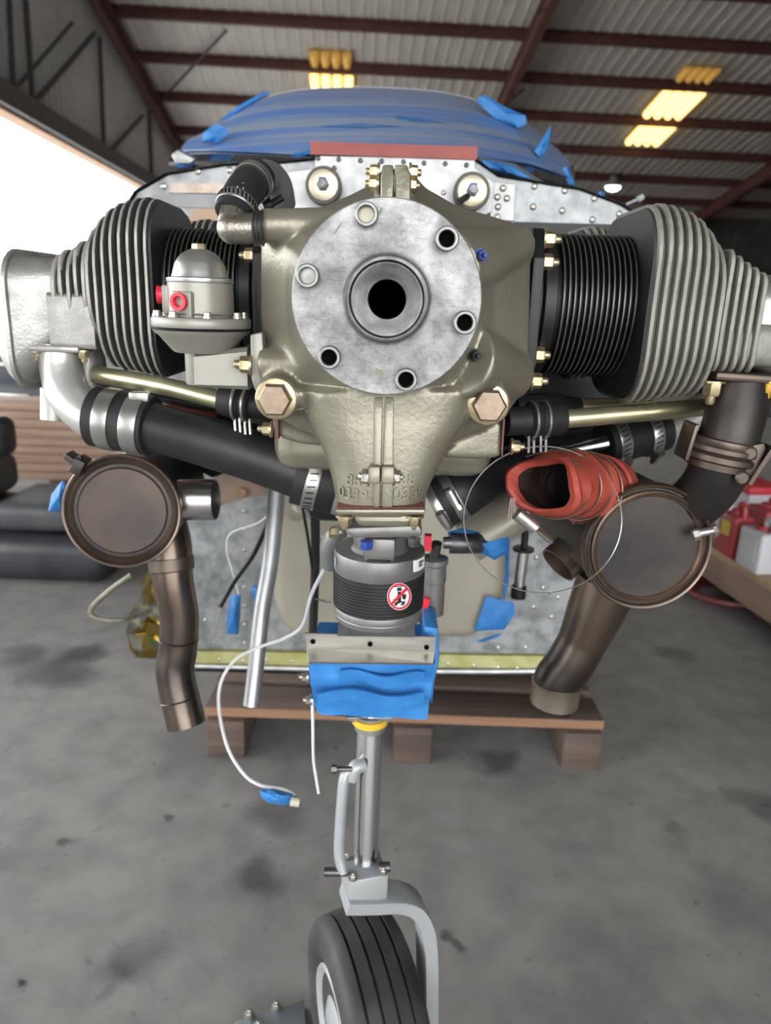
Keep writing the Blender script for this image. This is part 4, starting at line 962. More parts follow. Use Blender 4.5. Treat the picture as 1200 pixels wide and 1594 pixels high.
# ------------------------------------------------------------------ nose gear
ng = thing('nose_gear', 'nose wheel on polished strut with side fork under the blue taped box', 'landing gear', (at(566,1365,.705).x, .70, 0))
s_t, s_b = at(577,1104,.742), at(568,1345,.715)
b = MB(); b.cyl(s_t,s_b,.0152,seg=36); b.build('strut', chrome_m, ng)
b = MB(); b.prism([at(x,y,.727) for x,y in ((536,1117),(618,1115),(604,1124),(590,1128),(562,1129),(548,1125))],(0,.012,0),.002); b.lathe(at(576,1124,.738),(0,0,1),[(-.008,.0175),(.012,.0175)],28); b.build('strut_collar', alum_m, ng)
b = MB(); b.lathe(at(576,1120,.739),(0,0,1),[(-.002,.021),(.006,.021)],24); b.build('yellow_seal', mat('yellow_seal',(.7,.42,.03),None,.5), ng)
bc = at(567,1366,.705); Mz = Matrix.Rotation(rad(17),3,'Z')
b = MB(); b.box(bc,(.047,.042,.036),Mz,bev=.003); b.build('fork_block', greypaint_m, ng)
for sx,sy in ((-1,-1),(1,-1),(-1,1),(1,1)):
    q = bc+Mz@Vector((sx*.018,sy*.016,.018)); bolt(ng, q, (0,0,1), .0042, .004, steel_m)
# side fork: flat bar bent over the tyre
path = [at(536,1397,.690),at(580,1397,.700),at(618,1396,.708),at(644,1406,.713),at(659,1432,.715),at(664,1470,.713),at(665,1520,.708),at(665,1620,.705)]
P_ = catmull(path,6); b = MB(); rg = []
for i,p in enumerate(P_):
    t = (P_[min(i+1,len(P_)-1)]-P_[max(i-1,0)]); t.normalize(); n_ = Vector((.957,.29,0)).cross(Vector((-.29,.957,0))); n_ = t.cross(Vector((-.29,.957,0))).normalized()
    f = i/(len(P_)-1); wd = .019
    th = .0085
    rg.append([p+n_*a_*th+Vector((-.29*c_*wd,.957*c_*wd,0)) for a_,c_ in ((-1,-.92),(-.9,-1),(.9,-1),(1,-.92),(1,.92),(.9,1),(-.9,1),(-1,.92))])
b.loft(rg); b.build('fork', greypaint_m, ng, smooth=40)
yaw = rad(-20); ax = Vector((math.cos(yaw), math.sin(yaw), 0)); ax = Vector((math.cos(rad(20)), math.sin(rad(20)),0))
wc = Vector((at(573,1500,.70).x, .695, .1305)); RT = .1300
prof = [(-.046,RT*.56),(-.054,RT*.66),(-.057,RT*.78),(-.053,RT*.90),(-.044,RT*.965)]
for g0 in (-.030,-.010,.010,.030):
    zz = lambda h: RT*(1-.035*(h/.044)**2)
    prof += [(g0-.0022,zz(g0)),(g0-.0014,zz(g0)-.006),(g0+.0014,zz(g0)-.006),(g0+.0022,zz(g0))]
prof += [(.044,RT*.965),(.053,RT*.90),(.057,RT*.78),(.054,RT*.66),(.046,RT*.56)]
prof = [(h*.88,r) for h,r in prof]; b = MB(); b.lathe(wc,ax,prof,72); ty = b.build('tyre', tire_m, ng, smooth=40)
b = MB(); b.lathe(wc,-ax,[(.028,RT*.5),(.043,RT*.575),(.046,RT*.56),(.046,RT*.54),(.043,RT*.51),(.038,RT*.46),(.036,RT*.34),(.040,RT*.30),(.046,RT*.20),(.047,RT*.10),(.047,.002)],40); rim = b.build('wheel_rim', greypaint_m, ng)
x_,y_,_ = frame(ax)
for k in range(5):
    a = 2*math.pi*k/5+.4; q = wc-ax*.0375+(x_*math.cos(a)+y_*math.sin(a))*RT*.41; b = MB(); b.lathe(q,-ax,[(-.001,.008),(.0012,.008)],14); b.build('rim_hole', hole_m, rim)
b = MB(); b.cyl(wc-ax*.062,wc+ax*.070,.008,seg=16); b.build('axle', steel_m, ng)
# drag link on the left of the strut
b = MB(); b.tube([at(545,1197,.715),at(538,1205,.712),at(534,1225,.708),at(529,1290,.70),at(528,1330,.695),at(534,1358,.69)],.0062,14,6); b.build('side_link', greypaint_m, ng)
b = MB(); b.tube([at(566,1190,.72),at(553,1195,.715),at(547,1212,.714)],.0085,12,4); b.build('link_lug', greypaint_m, ng)
b = MB(); b.cyl(at(520,1197,.71),at(548,1197,.71),.0032,seg=12); b.cyl(at(516,1197,.71),at(524,1197,.71),.005,seg=6); b.build('link_bolt', dark_steel_m, ng)
b = MB(); b.cyl(at(505,1357,.69),at(540,1357,.69),.0052,seg=16); b.build('pivot_pin', dark_steel_m, ng); b = MB(); b.cyl(at(590,1350,.70),at(607,1349,.70),.006,seg=16); b.build('pivot_pin', dark_steel_m, ng)
# plate on the floor by the wheel
dl = thing('floor_plate', 'grey steel plate with bolts on the floor left of the nose wheel', 'plate', atz(430,1600,0))
pp = [atz(x,y,.016) for x,y in ((366,1590),(474,1556),(478,1640),(350,1660))]
b = MB(); b.prism(pp,(0,0,-.016),.001); b.build('plate', mat('blue_grey_steel',(.2,.23,.25),(.27,.3,.32),.45,.5,20), dl)
for x,y in ((388,1580),(430,1567),(402,1598)): bolt(dl, atz(x,y,.016), (0,0,1), .006,.006,steel_m)

# ------------------------------------------------------------------ wires, tubes and tape scraps in front of the firewall
o = MB().tube([at(440,640,.93),at(434,720,.945),at(428,800,.95),at(420,880,.945),at(408,950,.935),at(398,1040,.915),at(391,1098,.90)],.0115,20,8,(True,True)).build('breather_tube', alum_m)
tag(o,'long bare aluminium tube curving down past the bottom of the firewall','tube')
def wire(pts, r, m_, label, name='wire', cat='wire', grp=None, cap=None):
    o_ = MB().tube(pts,r,8,8).build(name, m_); tag(o_, label, cat, grp); return o_
wire([at(512,870,.80),at(505,885,.82),at(485,925,.86),at(470,975,.88),at(440,995,.90),at(418,1002,.91),at(392,1012,.91),at(365,1028,.90),at(344,1062,.885),at(341,1105,.87),at(355,1165,.84),at(380,1205,.82),at(405,1222,.81),at(440,1229,.80),at(458,1238,.795),at(464,1248,.79)],.0024,wire_m,'long white cable looping down left of the taped box to a blue tape tab','cable','cable')
def scrap(pts, Y, th, label, name='tape_scrap', cat='tape', wob=.004, mm=None):
    """a crumpled folded piece of tape: a lumpy closed sheet"""
    b = MB(); cen = sum((at(x,y,Y) for x,y in pts),Vector())/len(pts); P2 = []
    n_ = len(pts)
    dense = []
    for i in range(n_):
        a_ = Vector(pts[i]); c_ = Vector(pts[(i+1)%n_])
        for k in range(3): dense.append(a_+(c_-a_)*(k/3))
    cc = Vector((sum(p[0] for p in pts)/n_, sum(p[1] for p in pts)/n_))
    rgs = []
    for f in (1,.75,.45,.12):
        rgs.append([at(*(cc+(p-cc)*f), Y-th*(1-f*f)*1.0+wob*(noise.noise(Vector((p.x*.11,p.y*.11,f*3+Y*9))))) for p in dense])
    back = [[at(*(cc+(p-cc)*f), Y+th*.6*(1-f*f)+.001) for p in dense] for f in (.12,.6,1)]
    b.loft(rgs[::-1][0:0]+[back[0],back[1],back[2]]+rgs); o_ = b.build(name, mm or blue_m, None, smooth=60); tag(o_,label,cat); return o_
scrap([(403,1230),(425,1228),(455,1236),(456,1250),(440,1254),(418,1250),(408,1242)],.792,.012,'blue tape tab at the lower end of the white cable')
o = MB().cyl(at(452,1247,.785),at(466,1249,.785),.006,seg=12).build('cable_plug', mat('ivory_plug',(.5,.47,.38),None,.5)); tag(o,'ivory plug at the end of the long white cable','plug')
wire([at(486,1088,.80),at(487,1130,.79),at(488,1180,.785),at(492,1210,.78),at(496,1235,.775)],.0019,wire_m,'short white wire hanging from lower left edge of the taped box')
wire([at(418,812,1.06),at(395,862,1.08),at(365,905,1.1),at(343,944,1.1)],.0042,black_m,'black sleeved control cable slanting down the left firewall','control_cable','cable')
wire([at(344,942,1.1),at(338,965,1.1),at(334,1000,1.1)],.0012,steel_m,'bare steel wire end below the black control cable')
wire([at(420,800,1.15),at(400,815,1.16),at(360,830,1.17),at(353,855,1.17),at(362,890,1.17),at(372,925,1.17)],.0016,wire_m,'thin white wire curling above the blue tape tab on the left firewall')
scrap([(360,927),(375,926),(374,960),(371,988),(353,986),(354,955)],1.16,.016,'blue tape tab hanging on the left side of the firewall')
scrap([(392,912),(408,910),(410,925),(408,937),(394,934)],1.20,.012,'blue taped plug behind the long aluminium tube')
wire([at(490,790,1.0),at(491,860,1.02),at(489,930,1.03),at(487,985,1.03)],.0068,rubber_m,'thick black cable running down left of the alternator','cable','cable')
wire([at(470,785,1.0),at(478,830,1.01),at(486,885,1.02)],.0022,black_m,'thin black wire joining the thick black cable')
wire([at(445,765,1.0),at(468,795,1.02),at(492,820,1.04),at(515,860,1.05)],.0022,wire_m,'white wire crossing behind the thick black cable')
wire([at(490,932,1.02),at(505,936,1.02),at(514,937,1.01)],.0016,dark_steel_m,'short dark wire tie poking out of the thick black cable')
wire([at(205,895,1.1),at(170,920,1.1),at(142,948,1.1),at(150,962,1.1),at(190,965,1.1),at(235,950,1.15)],.0045,mat('braided_grey_cable',(.13,.12,.085),(.2,.185,.14),.5,.3,80),'grey braided cable loop left of the left tail pipe','cable','cable')
scrap([(697,828),(718,822),(745,828),(757,842),(785,848),(792,835),(793,858),(770,872),(752,862),(700,862)],.815,.016,'blue tape wrapped round a hose end right of the alternator')
scrap([(757,928),(800,938),(802,955),(785,980),(738,982)],1.115,.004,'blue tape patch on the lower right corner of the beige box')
scrap([(788,820),(793,835),(792,900),(787,930),(783,935),(784,870)],1.15,.004,'narrow blue tape strip along the right edge of the beige box')
scrap([(740,998),(765,990),(782,985),(775,992),(750,1000)],1.14,.004,'blue tape end under the lower right corner of the beige box')
scrap([(96,748),(104,751),(102,775),(95,795),(88,797),(75,796),(80,770)],.84,.012,'blue tape tab hanging beyond the left muffler')
sh = thing('gas_strut', 'thin black and chrome damper standing against the right firewall', 'damper', at(812,928,1.16))
b = MB(); b.cyl(at(815,858,1.16),at(808,912,1.16),.0095,seg=18); b.build('chrome_body', chrome_m, sh)
b = MB(); b.cyl(at(818,826,1.16),at(815,858,1.16),.006,seg=14); b.lathe(at(815,853,1.16),(0,0,1),[(-.004,.018),(.0,.018)],18); b.build('end_fitting', black_m, sh); b = MB(); b.cyl(at(808,912,1.16),at(806,930,1.16),.013,seg=14); b.build('end_fitting', black_m, sh)
# ------------------------------------------------------------------ fuselage: firewall, skin, windscreen
YF = 1.25
fus = thing('aircraft_fuselage', 'bare metal aircraft nose with galvanised firewall and blue masked windscreen behind the engine', 'aircraft', (FC.x,YF,.34))
fo = [(196,330),(215,300),(262,273),(350,259),(430,256),(490,250),(740,252),(775,276),(900,296),(965,320),(1004,345),(1012,430),(960,700),(905,880),(880,980),(855,1043),(600,1045),(300,1038),(262,960),(240,800),(196,560)]
fw3 = [at(x,y,YF) for x,y in fo]
b = MB(); b.prism(fw3,(0,.006,0)); fwl = b.build('firewall', fire_m, fus, smooth=0)
cen = sum(fw3,Vector())/len(fw3)
skin_m = mat('bare_skin',(.14,.145,.15),(.2,.205,.21),.4,.5,10)
b = MB(); rings = []
for Y_,k,dz in ((YF-.012,1.006,0),(YF+.02,1.012,0),(YF+.5,1.08,0.0),(YF+1.2,1.1,.01),(YF+2.6,.8,.05)):
    rings.append([Vector((cen.x+(p.x-cen.x)*k, Y_, cen.z+(p.z-cen.z)*k+dz)) for p in fw3])
b.loft(rings,caps=(False,True)); b.build('fuselage_skin', skin_m, fus)
# lower zinc-primed angle and lip
b = MB(); b.prism([at(x,y,YF-.012) for x,y in ((302,1014),(856,1022),(850,1041),(306,1034))],(0,.012,0)); b.build('lower_angle', zinc_m, fwl, smooth=0)
b = MB(); b.tube([at(x,y,YF-.016) for x,y in ((300,1036),(450,1040),(600,1044),(760,1045),(852,1044))],.005,8,2); b.build('lower_lip', firew_m, fwl)
# recess box
bx_ = [(424,720),(446,694),(520,688),(700,688),(762,694),(788,724),(790,900),(782,950),(762,982),(730,997),(470,997),(444,985),(427,955),(420,900)]
b = MB(); b.prism([at(x,y,1.125) for x,y in bx_],(0,.125,0),.022,4); b.build('recess_box', sump_m, fus, smooth=60, label='beige grey rounded box on the firewall')
b = MB(); b.cyl(at(730,846,1.09),at(835,775,1.12),.032,.034,seg=28); b.build('duct_tube', sump_m, fus)
b = MB(); q = at(462,795,1.115); b.lathe(q,(0,-1,0),[(-.01,.016),(.006,.016),(.008,.012)],20); b.build('boss', sump_m, fus)
# rivets on the firewall
for (x,y) in [(380,y) for y in (795,825,856,886,914,943,972,1001)]+[(319,965),(334,1000),(845,915),(830,945),(857,923),(853,840),(835,868),(775,1008),(818,1008),(868,930),(858,960)]:
    rivet(fwl, at(x,y,YF-.0005), r=.0042)
for (x,y) in ((341,1026),(378,1029),(414,1028),(455,1029),(697,1034),(737,1036),(775,1039),(805,1040)): rivet(fwl, at(x,y,YF-.0125), r=.0042)
b = MB(); q = at(379,764,YF); b.lathe(q,(0,-1,0),[(0,.012),(.004,.012)],16); b.hexa(q+Vector((0,-.004,0)),(0,-1,0),.0085,.006); b.build('firewall_bolt', mat('rusty_bolt',(.25,.15,.09),(.34,.22,.14),.5,.6,60), fwl)
b = MB(); b.prism([at(x,y,YF-.003) for x,y in ((330,715),(420,735),(412,772),(395,772),(372,778),(335,790))],(0,.003,0)); b.build('stain_reflection_patch', mat('brown_stain_reflection',(.2,.14,.11),(.3,.22,.17),.45,.6,20), fwl, smooth=0)  # brown heat stain and a reflection, both put into the patch colour
# bright panel at the top centre, red strip over it and the mount bosses
b = MB(); b.prism([at(x,y,YF-.02) for x,y in ((491,242),(739,246),(740,262),(770,284),(766,330),(560,420),(441,330),(437,268),(490,262))],(0,.018,0),.001); pn = b.build('centre_panel', firew_m, fus, smooth=0, label='bright riveted aluminium panel')
b = MB(); b.box((at(486,237,YF-.0).lerp(at(740,241,YF-.0),.5)),((at(740,241,YF)-at(486,237,YF)).length,.05,.018),Matrix.Rotation(rad(-.2),3,'Y')); b.build('red_strip', redstrip_m, fus, smooth=0, label='red primed strip')
for x,y in ((495,246),(527,248),(561,250),(594,251),(628,252),(660,254),(693,255),(726,257),(449,296),(520,262),(690,300)):
    rivet(pn, at(x,y,YF-.0205), r=.004, m_=dark_steel_m if y<270 else rivet_m)
for (x,y) in ((503,288),(735,297)):
    q = at(x,y,YF-.06); k = mpp(x,y,YF-.06)
    b = MB(); b.lathe(q,(0,-1,0),[(-.04,k*27),(-.006,k*28.5),(-.001,k*27)],36); b.build('mount_cup', mat('dark_olive_cup',(.045,.042,.03),None,.45,.4), fus)
    b = MB(); b.lathe(q,(0,-1,0),[(-.003,k*23),(.0015,k*22.5),(.004,k*13),(.004,k*9)],36); b.build('mount_washer', mat('gold_washer',(.56,.5,.36),(.66,.6,.46),.34,.75,20), fus)
    b = MB(); b.hexa(q+Vector((0,-.004,0)),(0,-1,0),k*10,.008); b.cyl(q+Vector((0,-.01,0)),q+Vector((0,-.022,0)),k*6,seg=14); b.build('mount_nut', dark_steel_m, fus)
    b = MB(); b.box(q+Vector((0,-.016,k*6)),(k*11,.006,k*6),bev=.001); b.build('torque_seal', bluewax_m, fus)
b = MB(); b.cyl(at(728,305,YF-.075),at(712,316,YF-.09),.005,seg=10); b.build('cotter_stub', dark_steel_m, fus)
# right upper flange plate with rivets; left dark slot
b = MB(); b.prism([at(x,y,YF-.018) for x,y in ((766,282),(803,286),(800,344),(762,343))],(0,.016,0),.001); pr = b.build('splice_plate', firew_m, fus, smooth=0)
for x,y in ((783,293),(774,307),(789,309),(775,322),(774,338)): rivet(pr, at(x,y,YF-.0185), r=.0055)
for x,y in ((832,290),(879,297),(830,322),(875,328),(925,309),(922,342),(964,333),(308,267),(357,265),(255,290)): rivet(fwl, at(x,y,YF-.0005), r=.0055)
b = MB(); b.prism([at(x,y,YF-.004) for x,y in ((240,302),(452,304),(455,324),(330,324),(225,320))],(0,.004,0)); b.build('slot_shadow_strip', mat('slot_shade_grey',(.16,.165,.17),(.22,.22,.225),.4,.6,20), fwl, smooth=0)  # flat strip with the shade of the slot put into its colour
b = MB(); b.prism([at(x,y,YF-.006) for x,y in ((268,285),(352,286),(352,301),(262,300))],(0,.003,0)); b.build('primer_patch', mat('pinkish_primer_patch',(.40,.30,.24),(.5,.42,.37),.45,.4,40), fwl, smooth=0)
b = MB(); b.prism([at(x,y,YF-.02) for x,y in ((300,325),(410,325),(410,345),(290,344))],(0,.01,0)); b.build('tan_baffle', mat('tan_baffle',(.36,.25,.17),(.42,.3,.21),.5,.2,20), fus, smooth=0)
b = MB(); b.prism([at(x,y,YF-.02) for x,y in ((800,345),(985,350),(985,400),(800,400))],(0,.01,0)); b.build('gap_shade_sheet', black_m, fus, smooth=0)  # added black sheet for the shade between firewall and cylinder
# windscreen: glossy dark canopy, blue masking film and loose tape
Bp = [(262,252,1.52),(330,250,1.40),(420,251,1.33),(500,247,1.30),(600,243,1.285),(700,246,1.30),(780,262,1.33),(850,280,1.40),(894,292,1.52)]
Tp = [(322,224,2.0),(356,194,1.98),(410,156,1.95),(480,141,1.93),(600,139,1.92),(710,150,1.93),(790,178,1.95),(845,215,1.98),(884,262,2.0)]
def crv(L,n): return catmull([at(*q) for q in L],n)
B3, T3 = crv(Bp,5), crv(Tp,5); nu = len(B3)
def surf(i,v,off=0):
    p = B3[i].lerp(T3[i],v); c_ = Vector((p.x*.8,1.7,H-.1)); n_ = (p-c_).normalized()
    return p+n_*(off+.022*math.sin(math.pi*v))
def grid(rows, back):
    b = MB(); A_ = [b.ring(r_) for r_ in rows]; B_ = [b.ring(r_) for r_ in back]
    for p_,q_ in zip(A_,A_[1:]): b.skin(p_,q_,False)
    for p_,q_ in zip(B_,B_[1:]): b.skin(q_,p_,False)
    b.skin(B_[0],A_[0],False); b.skin(A_[-1],B_[-1],False); return b
nv = 10
canopy_m = mat('black_canopy_gold_glints',(.012,.012,.013),(.16,.10,.04),.12,0,5,stretch=(1.2,1,22),lo=.6,hi=.78)  # gold streaks paint reflections into the black gloss
rows = [[surf(i,j/nv) for i in range(nu)] for j in range(nv+1)]
R0 = [p+Vector((0,.012,.007)) for p in T3]
roofr = [[T3[i]+Vector(((0-T3[i].x)*.15*f,f*1.4,-.10*f*f)) for i in range(nu)] for f in (.3,.6,1)]
g = grid([R0]+roofr, [[p-Vector((0,0,.012)) for p in r_] for r_ in [R0]+roofr]); g.build('cabin_roof', mat('white_cabin_paint',(.5,.49,.47),(.56,.55,.53),.4,0,3), fus, smooth=60)
g = grid(rows, [[p-Vector((0,-.004,.006)) for p in r_] for r_ in rows]); g.build('windscreen', canopy_m, fus, smooth=60)
film_m = mat('streaky_blue_masking_film',(.06,.17,.46),(.22,.265,.35),.34,0,3.0,stretch=(.3,1,30),lo=.36,hi=.6,detail=5)
def v0(i):
    u = i/(nu-1)
    return .15*max(0,1-u/.42) if u<.42 else (.10*max(0,(u-.62)/.2) if u<.82 else .10)
frow = [[surf(i, v0(i)+(1-v0(i))*j/nv*.985, .004) for i in range(1,nu-1)] for j in range(nv+1)]
bros = [[p+Vector((0,.002,-.002)) for p in r_] for r_ in frow]
g = grid(frow,bros); g.build('masking_film', film_m, fus, smooth=60, label='streaky blue masking film over the windscreen')
vv = [p for r_ in frow for p in r_]; w_ = len(frow[0])
FB = BVHTree.FromPolygons(vv, [(j*w_+i,j*w_+i+1,(j+1)*w_+i+1,(j+1)*w_+i) for j in range(len(frow)-1) for i in range(w_-1)])
def onfilm(px,py,off):
    d = ray(px,py).normalized(); h = FB.ray_cast(Vector((0,0,H)), d)
    return (h[0] if h[0] else at(px,py,1.6))-d*off
for pts,mm,nm in (([(500,196),(560,192),(620,196),(560,199)],blue_m,'masking_tape'),([(540,176),(640,182),(700,192),(640,188)],blue_m,'masking_tape')):
    b = MB(); A_ = b.ring([onfilm(x,y,.006) for x,y in pts]); C_ = b.ring([onfilm(x,y,.002) for x,y in pts]); b.cap(A_); b.skin(A_,C_); b.build(nm, mm, fus, smooth=60)
def tape_on(pts, Y, th=.006):
    b = MB(); cc = Vector((sum(p[0] for p in pts)/len(pts),sum(p[1] for p in pts)/len(pts)))
    hy = [FB.ray_cast(Vector((0,0,H)), ray(*p).normalized())[0] for p in pts]; Y = min([Y]+[h.y-.012 for h in hy if h])
    dense = []
    for i in range(len(pts)):
        a_ = Vector(pts[i]); c_ = Vector(pts[(i+1)%len(pts)])
        for k in range(3): dense.append(a_+(c_-a_)*(k/3))
    f_ = [[at(*(cc+(p-cc)*s_),Y-th*(1-s_)+.006*noise.noise(Vector((p.x*.08,p.y*.08,s_*2)))) for p in dense] for s_ in (1,.6,.15)]
    bk_ = [[at(*(cc+(p-cc)*s_),Y+.012) for p in dense] for s_ in (.15,1)]
    b.loft(bk_+f_); return b.build('masking_tape', blue_m, fus, smooth=60)
for pts,Y_ in (([(312,222),(318,205),(334,193),(352,198),(355,208),(340,222)],1.62),([(336,192),(375,162),(412,142),(421,143),(400,158),(360,184)],1.86),
               ([(741,157),(752,147),(790,168),(818,180),(820,192),(806,200),(770,184)],1.84),([(832,235),(846,214),(857,196),(858,212),(851,234),(840,246)],1.78),
               ([(750,249),(766,250),(800,258),(829,279),(795,272),(755,263)],1.30),([(874,262),(882,258),(893,280),(895,292),(885,286)],1.44),([(268,258),(300,248),(306,256),(285,262)],1.36),([(450,240),(486,232),(490,240),(462,246)],1.25)):
    tape_on(pts,Y_)
b = MB(); b.prism([at(x,y,1.83) for x,y in ((736,165),(752,152),(815,186),(850,228),(846,240),(808,205))],(0,.01,0)); b.build('black_film_edge', black_m, fus, smooth=0)
b = MB(); b.prism([at(x,y,1.31) for x,y in ((745,244),(800,254),(846,283),(838,286),(770,268),(745,262))],(0,.01,0)); b.build('black_film_edge', black_m, fus, smooth=0)
b = MB(); b.prism([at(x,y,1.34) for x,y in ((266,241),(276,233),(303,248),(296,255),(272,254))],(0,.02,.005),.002); b.build('foil_corner', firew_m, fus)
tape_on([(930,306),(934,295),(940,300),(941,308)],1.4)
b = MB(); b.cyl(at(975,318,1.2),at(1000,307,1.2),.0022,seg=8); b.cyl(at(992,311,1.2),at(1001,306,1.2),.005,seg=10); b.build('lead_end', greypaint_m, fus)
# crumpled gold and silver foil at the lower left corner
foil_m = mat('crumpled_foil',(.62,.45,.12),(.72,.74,.76),.16,1,14,lo=.45,hi=.55)
b = MB(); FX = []
for j in range(9):
    f = j/8; r_ = []
    xl = 229-36*min(1,f*1.35)+ (22*max(0,f-.75)*4 if f>.75 else 0); xr = 262+40*f
    for k in range(7):
        g_ = k/6; q = at(xl+(xr-xl)*g_, 888+f*135+10*g_*f, 1.16+.07*g_)
        r_.append(q+Vector((random.uniform(-.004,.004),random.uniform(-.012,.012),random.uniform(-.004,.004))))
    FX.append(r_)
g = grid(FX,[[p+Vector((.002,.004,0)) for p in r_] for r_ in FX]); o = g.build('foil_sheet', foil_m, None, smooth=0); tag(o,'crumpled gold and silver foil hanging behind the left tail pipe','foil')
# ------------------------------------------------------------------ pallet under the nose
wood_m = mat('weathered_pallet_wood',(.065,.045,.036),(.115,.08,.062),.7,0,8,stretch=(.4,6,6),bump=.3,bscale=30)
woodfresh_m = mat('sawn_pallet_edge',(.22,.115,.065),(.28,.155,.09),.65,0,6,stretch=(.5,6,6))
zt = .115
pl_l, pl_r = atz(312,1112,zt), atz(936,1110,zt)
pal = thing('wooden_pallet', 'weathered wooden pallet on the floor under the aircraft nose', 'pallet', ((pl_l.x+pl_r.x)/2, pl_l.y+.3, 0))
yf = (pl_l.y+pl_r.y)/2; xm = (pl_l.x+pl_r.x)/2; wx = pl_r.x-pl_l.x
for j in range(6):
    b = MB(); b.box((xm,yf+.05+j*.125,zt-.0115),(wx+.012*random.uniform(-1,1),.098,.023),Matrix.Rotation(rad(random.uniform(-.3,.3)),3,'Z'),bev=.002); o = b.build('deck_board', wood_m, pal)
    if j == 0:
        b = MB(); b.box((xm,yf+.0005,zt-.0115),(wx-.004,.003,.021)); b.build('sawn_edge', woodfresh_m, o, label='fresh orange brown sawn edge')
for i,x in enumerate((pl_l.x+.05, xm+.02, pl_r.x-.05)):
    b = MB(); b.box((x,yf+.36,(zt-.023)/2),(.085,.76,zt-.023),bev=.003); b.build('stringer', wood_m, pal)
b = MB(); b.box((xm-.17,yf+.16,zt+.09),(.17,.10,.18),bev=.004); o = b.build('wood_block', wood_m); tag(o,'upright brown wood block on the pallet behind the white cable','block')
b = MB(); b.lathe((pl_l.x+wx*.77,yf+.28,zt),(0,0,1),[(0,.018),(.06,.014),(.22,.012)],16); o = b.build('support_pin', mat('brown_pin',(.14,.11,.09),None,.5,.3)); tag(o,'dull brown support pin standing on the right side of the pallet','pin')

# ------------------------------------------------------------------ left background: timber stack and black upholstery
ws = thing('timber_stack', 'stack of long brown boards beyond the left muffler', 'lumber', (atz(80,745,.22).x,3.3,0))
brd_m = mat('stacked_brown_board',(.24,.15,.10),(.36,.24,.17),.7,0,5,stretch=(.5,4,10))
Yw = 3.3
ztop, zbot = at(80,627,Yw).z, at(80,748,Yw).z; nb = 9; hb = (ztop-zbot)/nb
xc = at(80,690,Yw).x
for j in range(nb):
    b = MB(); b.box((xc+random.uniform(-.03,.03)+.05,Yw+.1+random.uniform(-.008,.008),zbot+hb*(j+.5)),(1.25,.2,hb*.93),bev=.003); b.build('board', brd_m, ws)
for x in (-.45,0,.45):
    b = MB(); b.box((xc+x,Yw+.12,zbot/2),(.1,.15,zbot),bev=.003); b.build('bearer', wood_m, ws)
uph_m = mat('black_upholstery',(.016,.017,.02),(.03,.031,.036),.42,0,12,.3,60)
uph2_m = mat('dark_grey_upholstery',(.035,.037,.042),(.055,.056,.06),.5,0,12,.3,60)
def cushion(c, size, M_, label, m_, grp='black seat cushions piled on the left floor'):
    b = MB(); b.box(c,size,M_,bev=min(size)*.33,seg=4); o_ = b.build('seat_cushion', m_); tag(o_,label,'cushion',None)
Yc_ = 2.5
RY = lambda a: Matrix.Rotation(rad(a),3,'Y'); RX = lambda a: Matrix.Rotation(rad(a),3,'X')
def gz(px,py,Y): return at(px,py,Y)
cushion(Vector((gz(100,868,2.55).x,2.56,.085)),(.46,.40,.165),RY(0),'black padded seat cushion lying on the floor, lowest of the pile nearest the muffler',uph_m)
cushion(Vector((gz(108,815,2.60).x,2.58,.222)),(.38,.34,.10),RY(0),'dark grey seat cushion lying on the lowest black cushion beside the muffler',uph2_m)
cushion(Vector((gz(100,868,2.55).x-.49,2.62,.105)),(.48,.5,.21),RY(0),'bulky black cushion on the floor at the far left edge',uph_m)
cushion(Vector((gz(100,868,2.55).x-.50,2.66,.295)),(.44,.40,.16),RY(0),'dark rounded cushion on top of the bulky one at the left edge',uph2_m)
cushion(Vector((gz(22,720,2.8).x-.03,2.70,.455)),(.17,.13,.155),RY(0),'narrow black headrest standing on the dark rounded cushion',uph_m)
cb = thing('tool_cabinet', 'dark steel cabinet with an orange label at the far left beyond the boards', 'cabinet', (at(20,640,4.6).x,4.8,0))
c0 = at(20,600,4.6)
b = MB(); b.box((c0.x-.05,4.85,.31),(.62,.45,.62),bev=.01); b.build('body', mat('dark_blue_grey_steel',(.05,.055,.07),(.07,.075,.09),.5,.2,4), cb)
for k in range(3):
    b = MB(); b.box((c0.x-.05,4.617,.12+k*.19),(.56,.02,.17),bev=.006); d_ = b.build('drawer', mat('dark_blue_grey_steel',(.05,.055,.07)), cb)
    b = MB(); b.box((c0.x-.05,4.600,.15+k*.19),(.3,.02,.02),bev=.004); b.build('handle', steel_m, d_)
b = MB(); b.box((c0.x-.13,4.604,.52),(.07,.01,.06)); b.build('orange_label', mat('orange_label',(.6,.2,.08),None,.5), cb)
b = MB(); b.box((c0.x+.46,5.1,.33),(.36,.3,.66),bev=.01); o = b.build('storage_box', mat('pale_grey_plastic',(.3,.32,.34),None,.5)); tag(o,'pale grey upright box beside the dark cabinet beyond the boards','box')

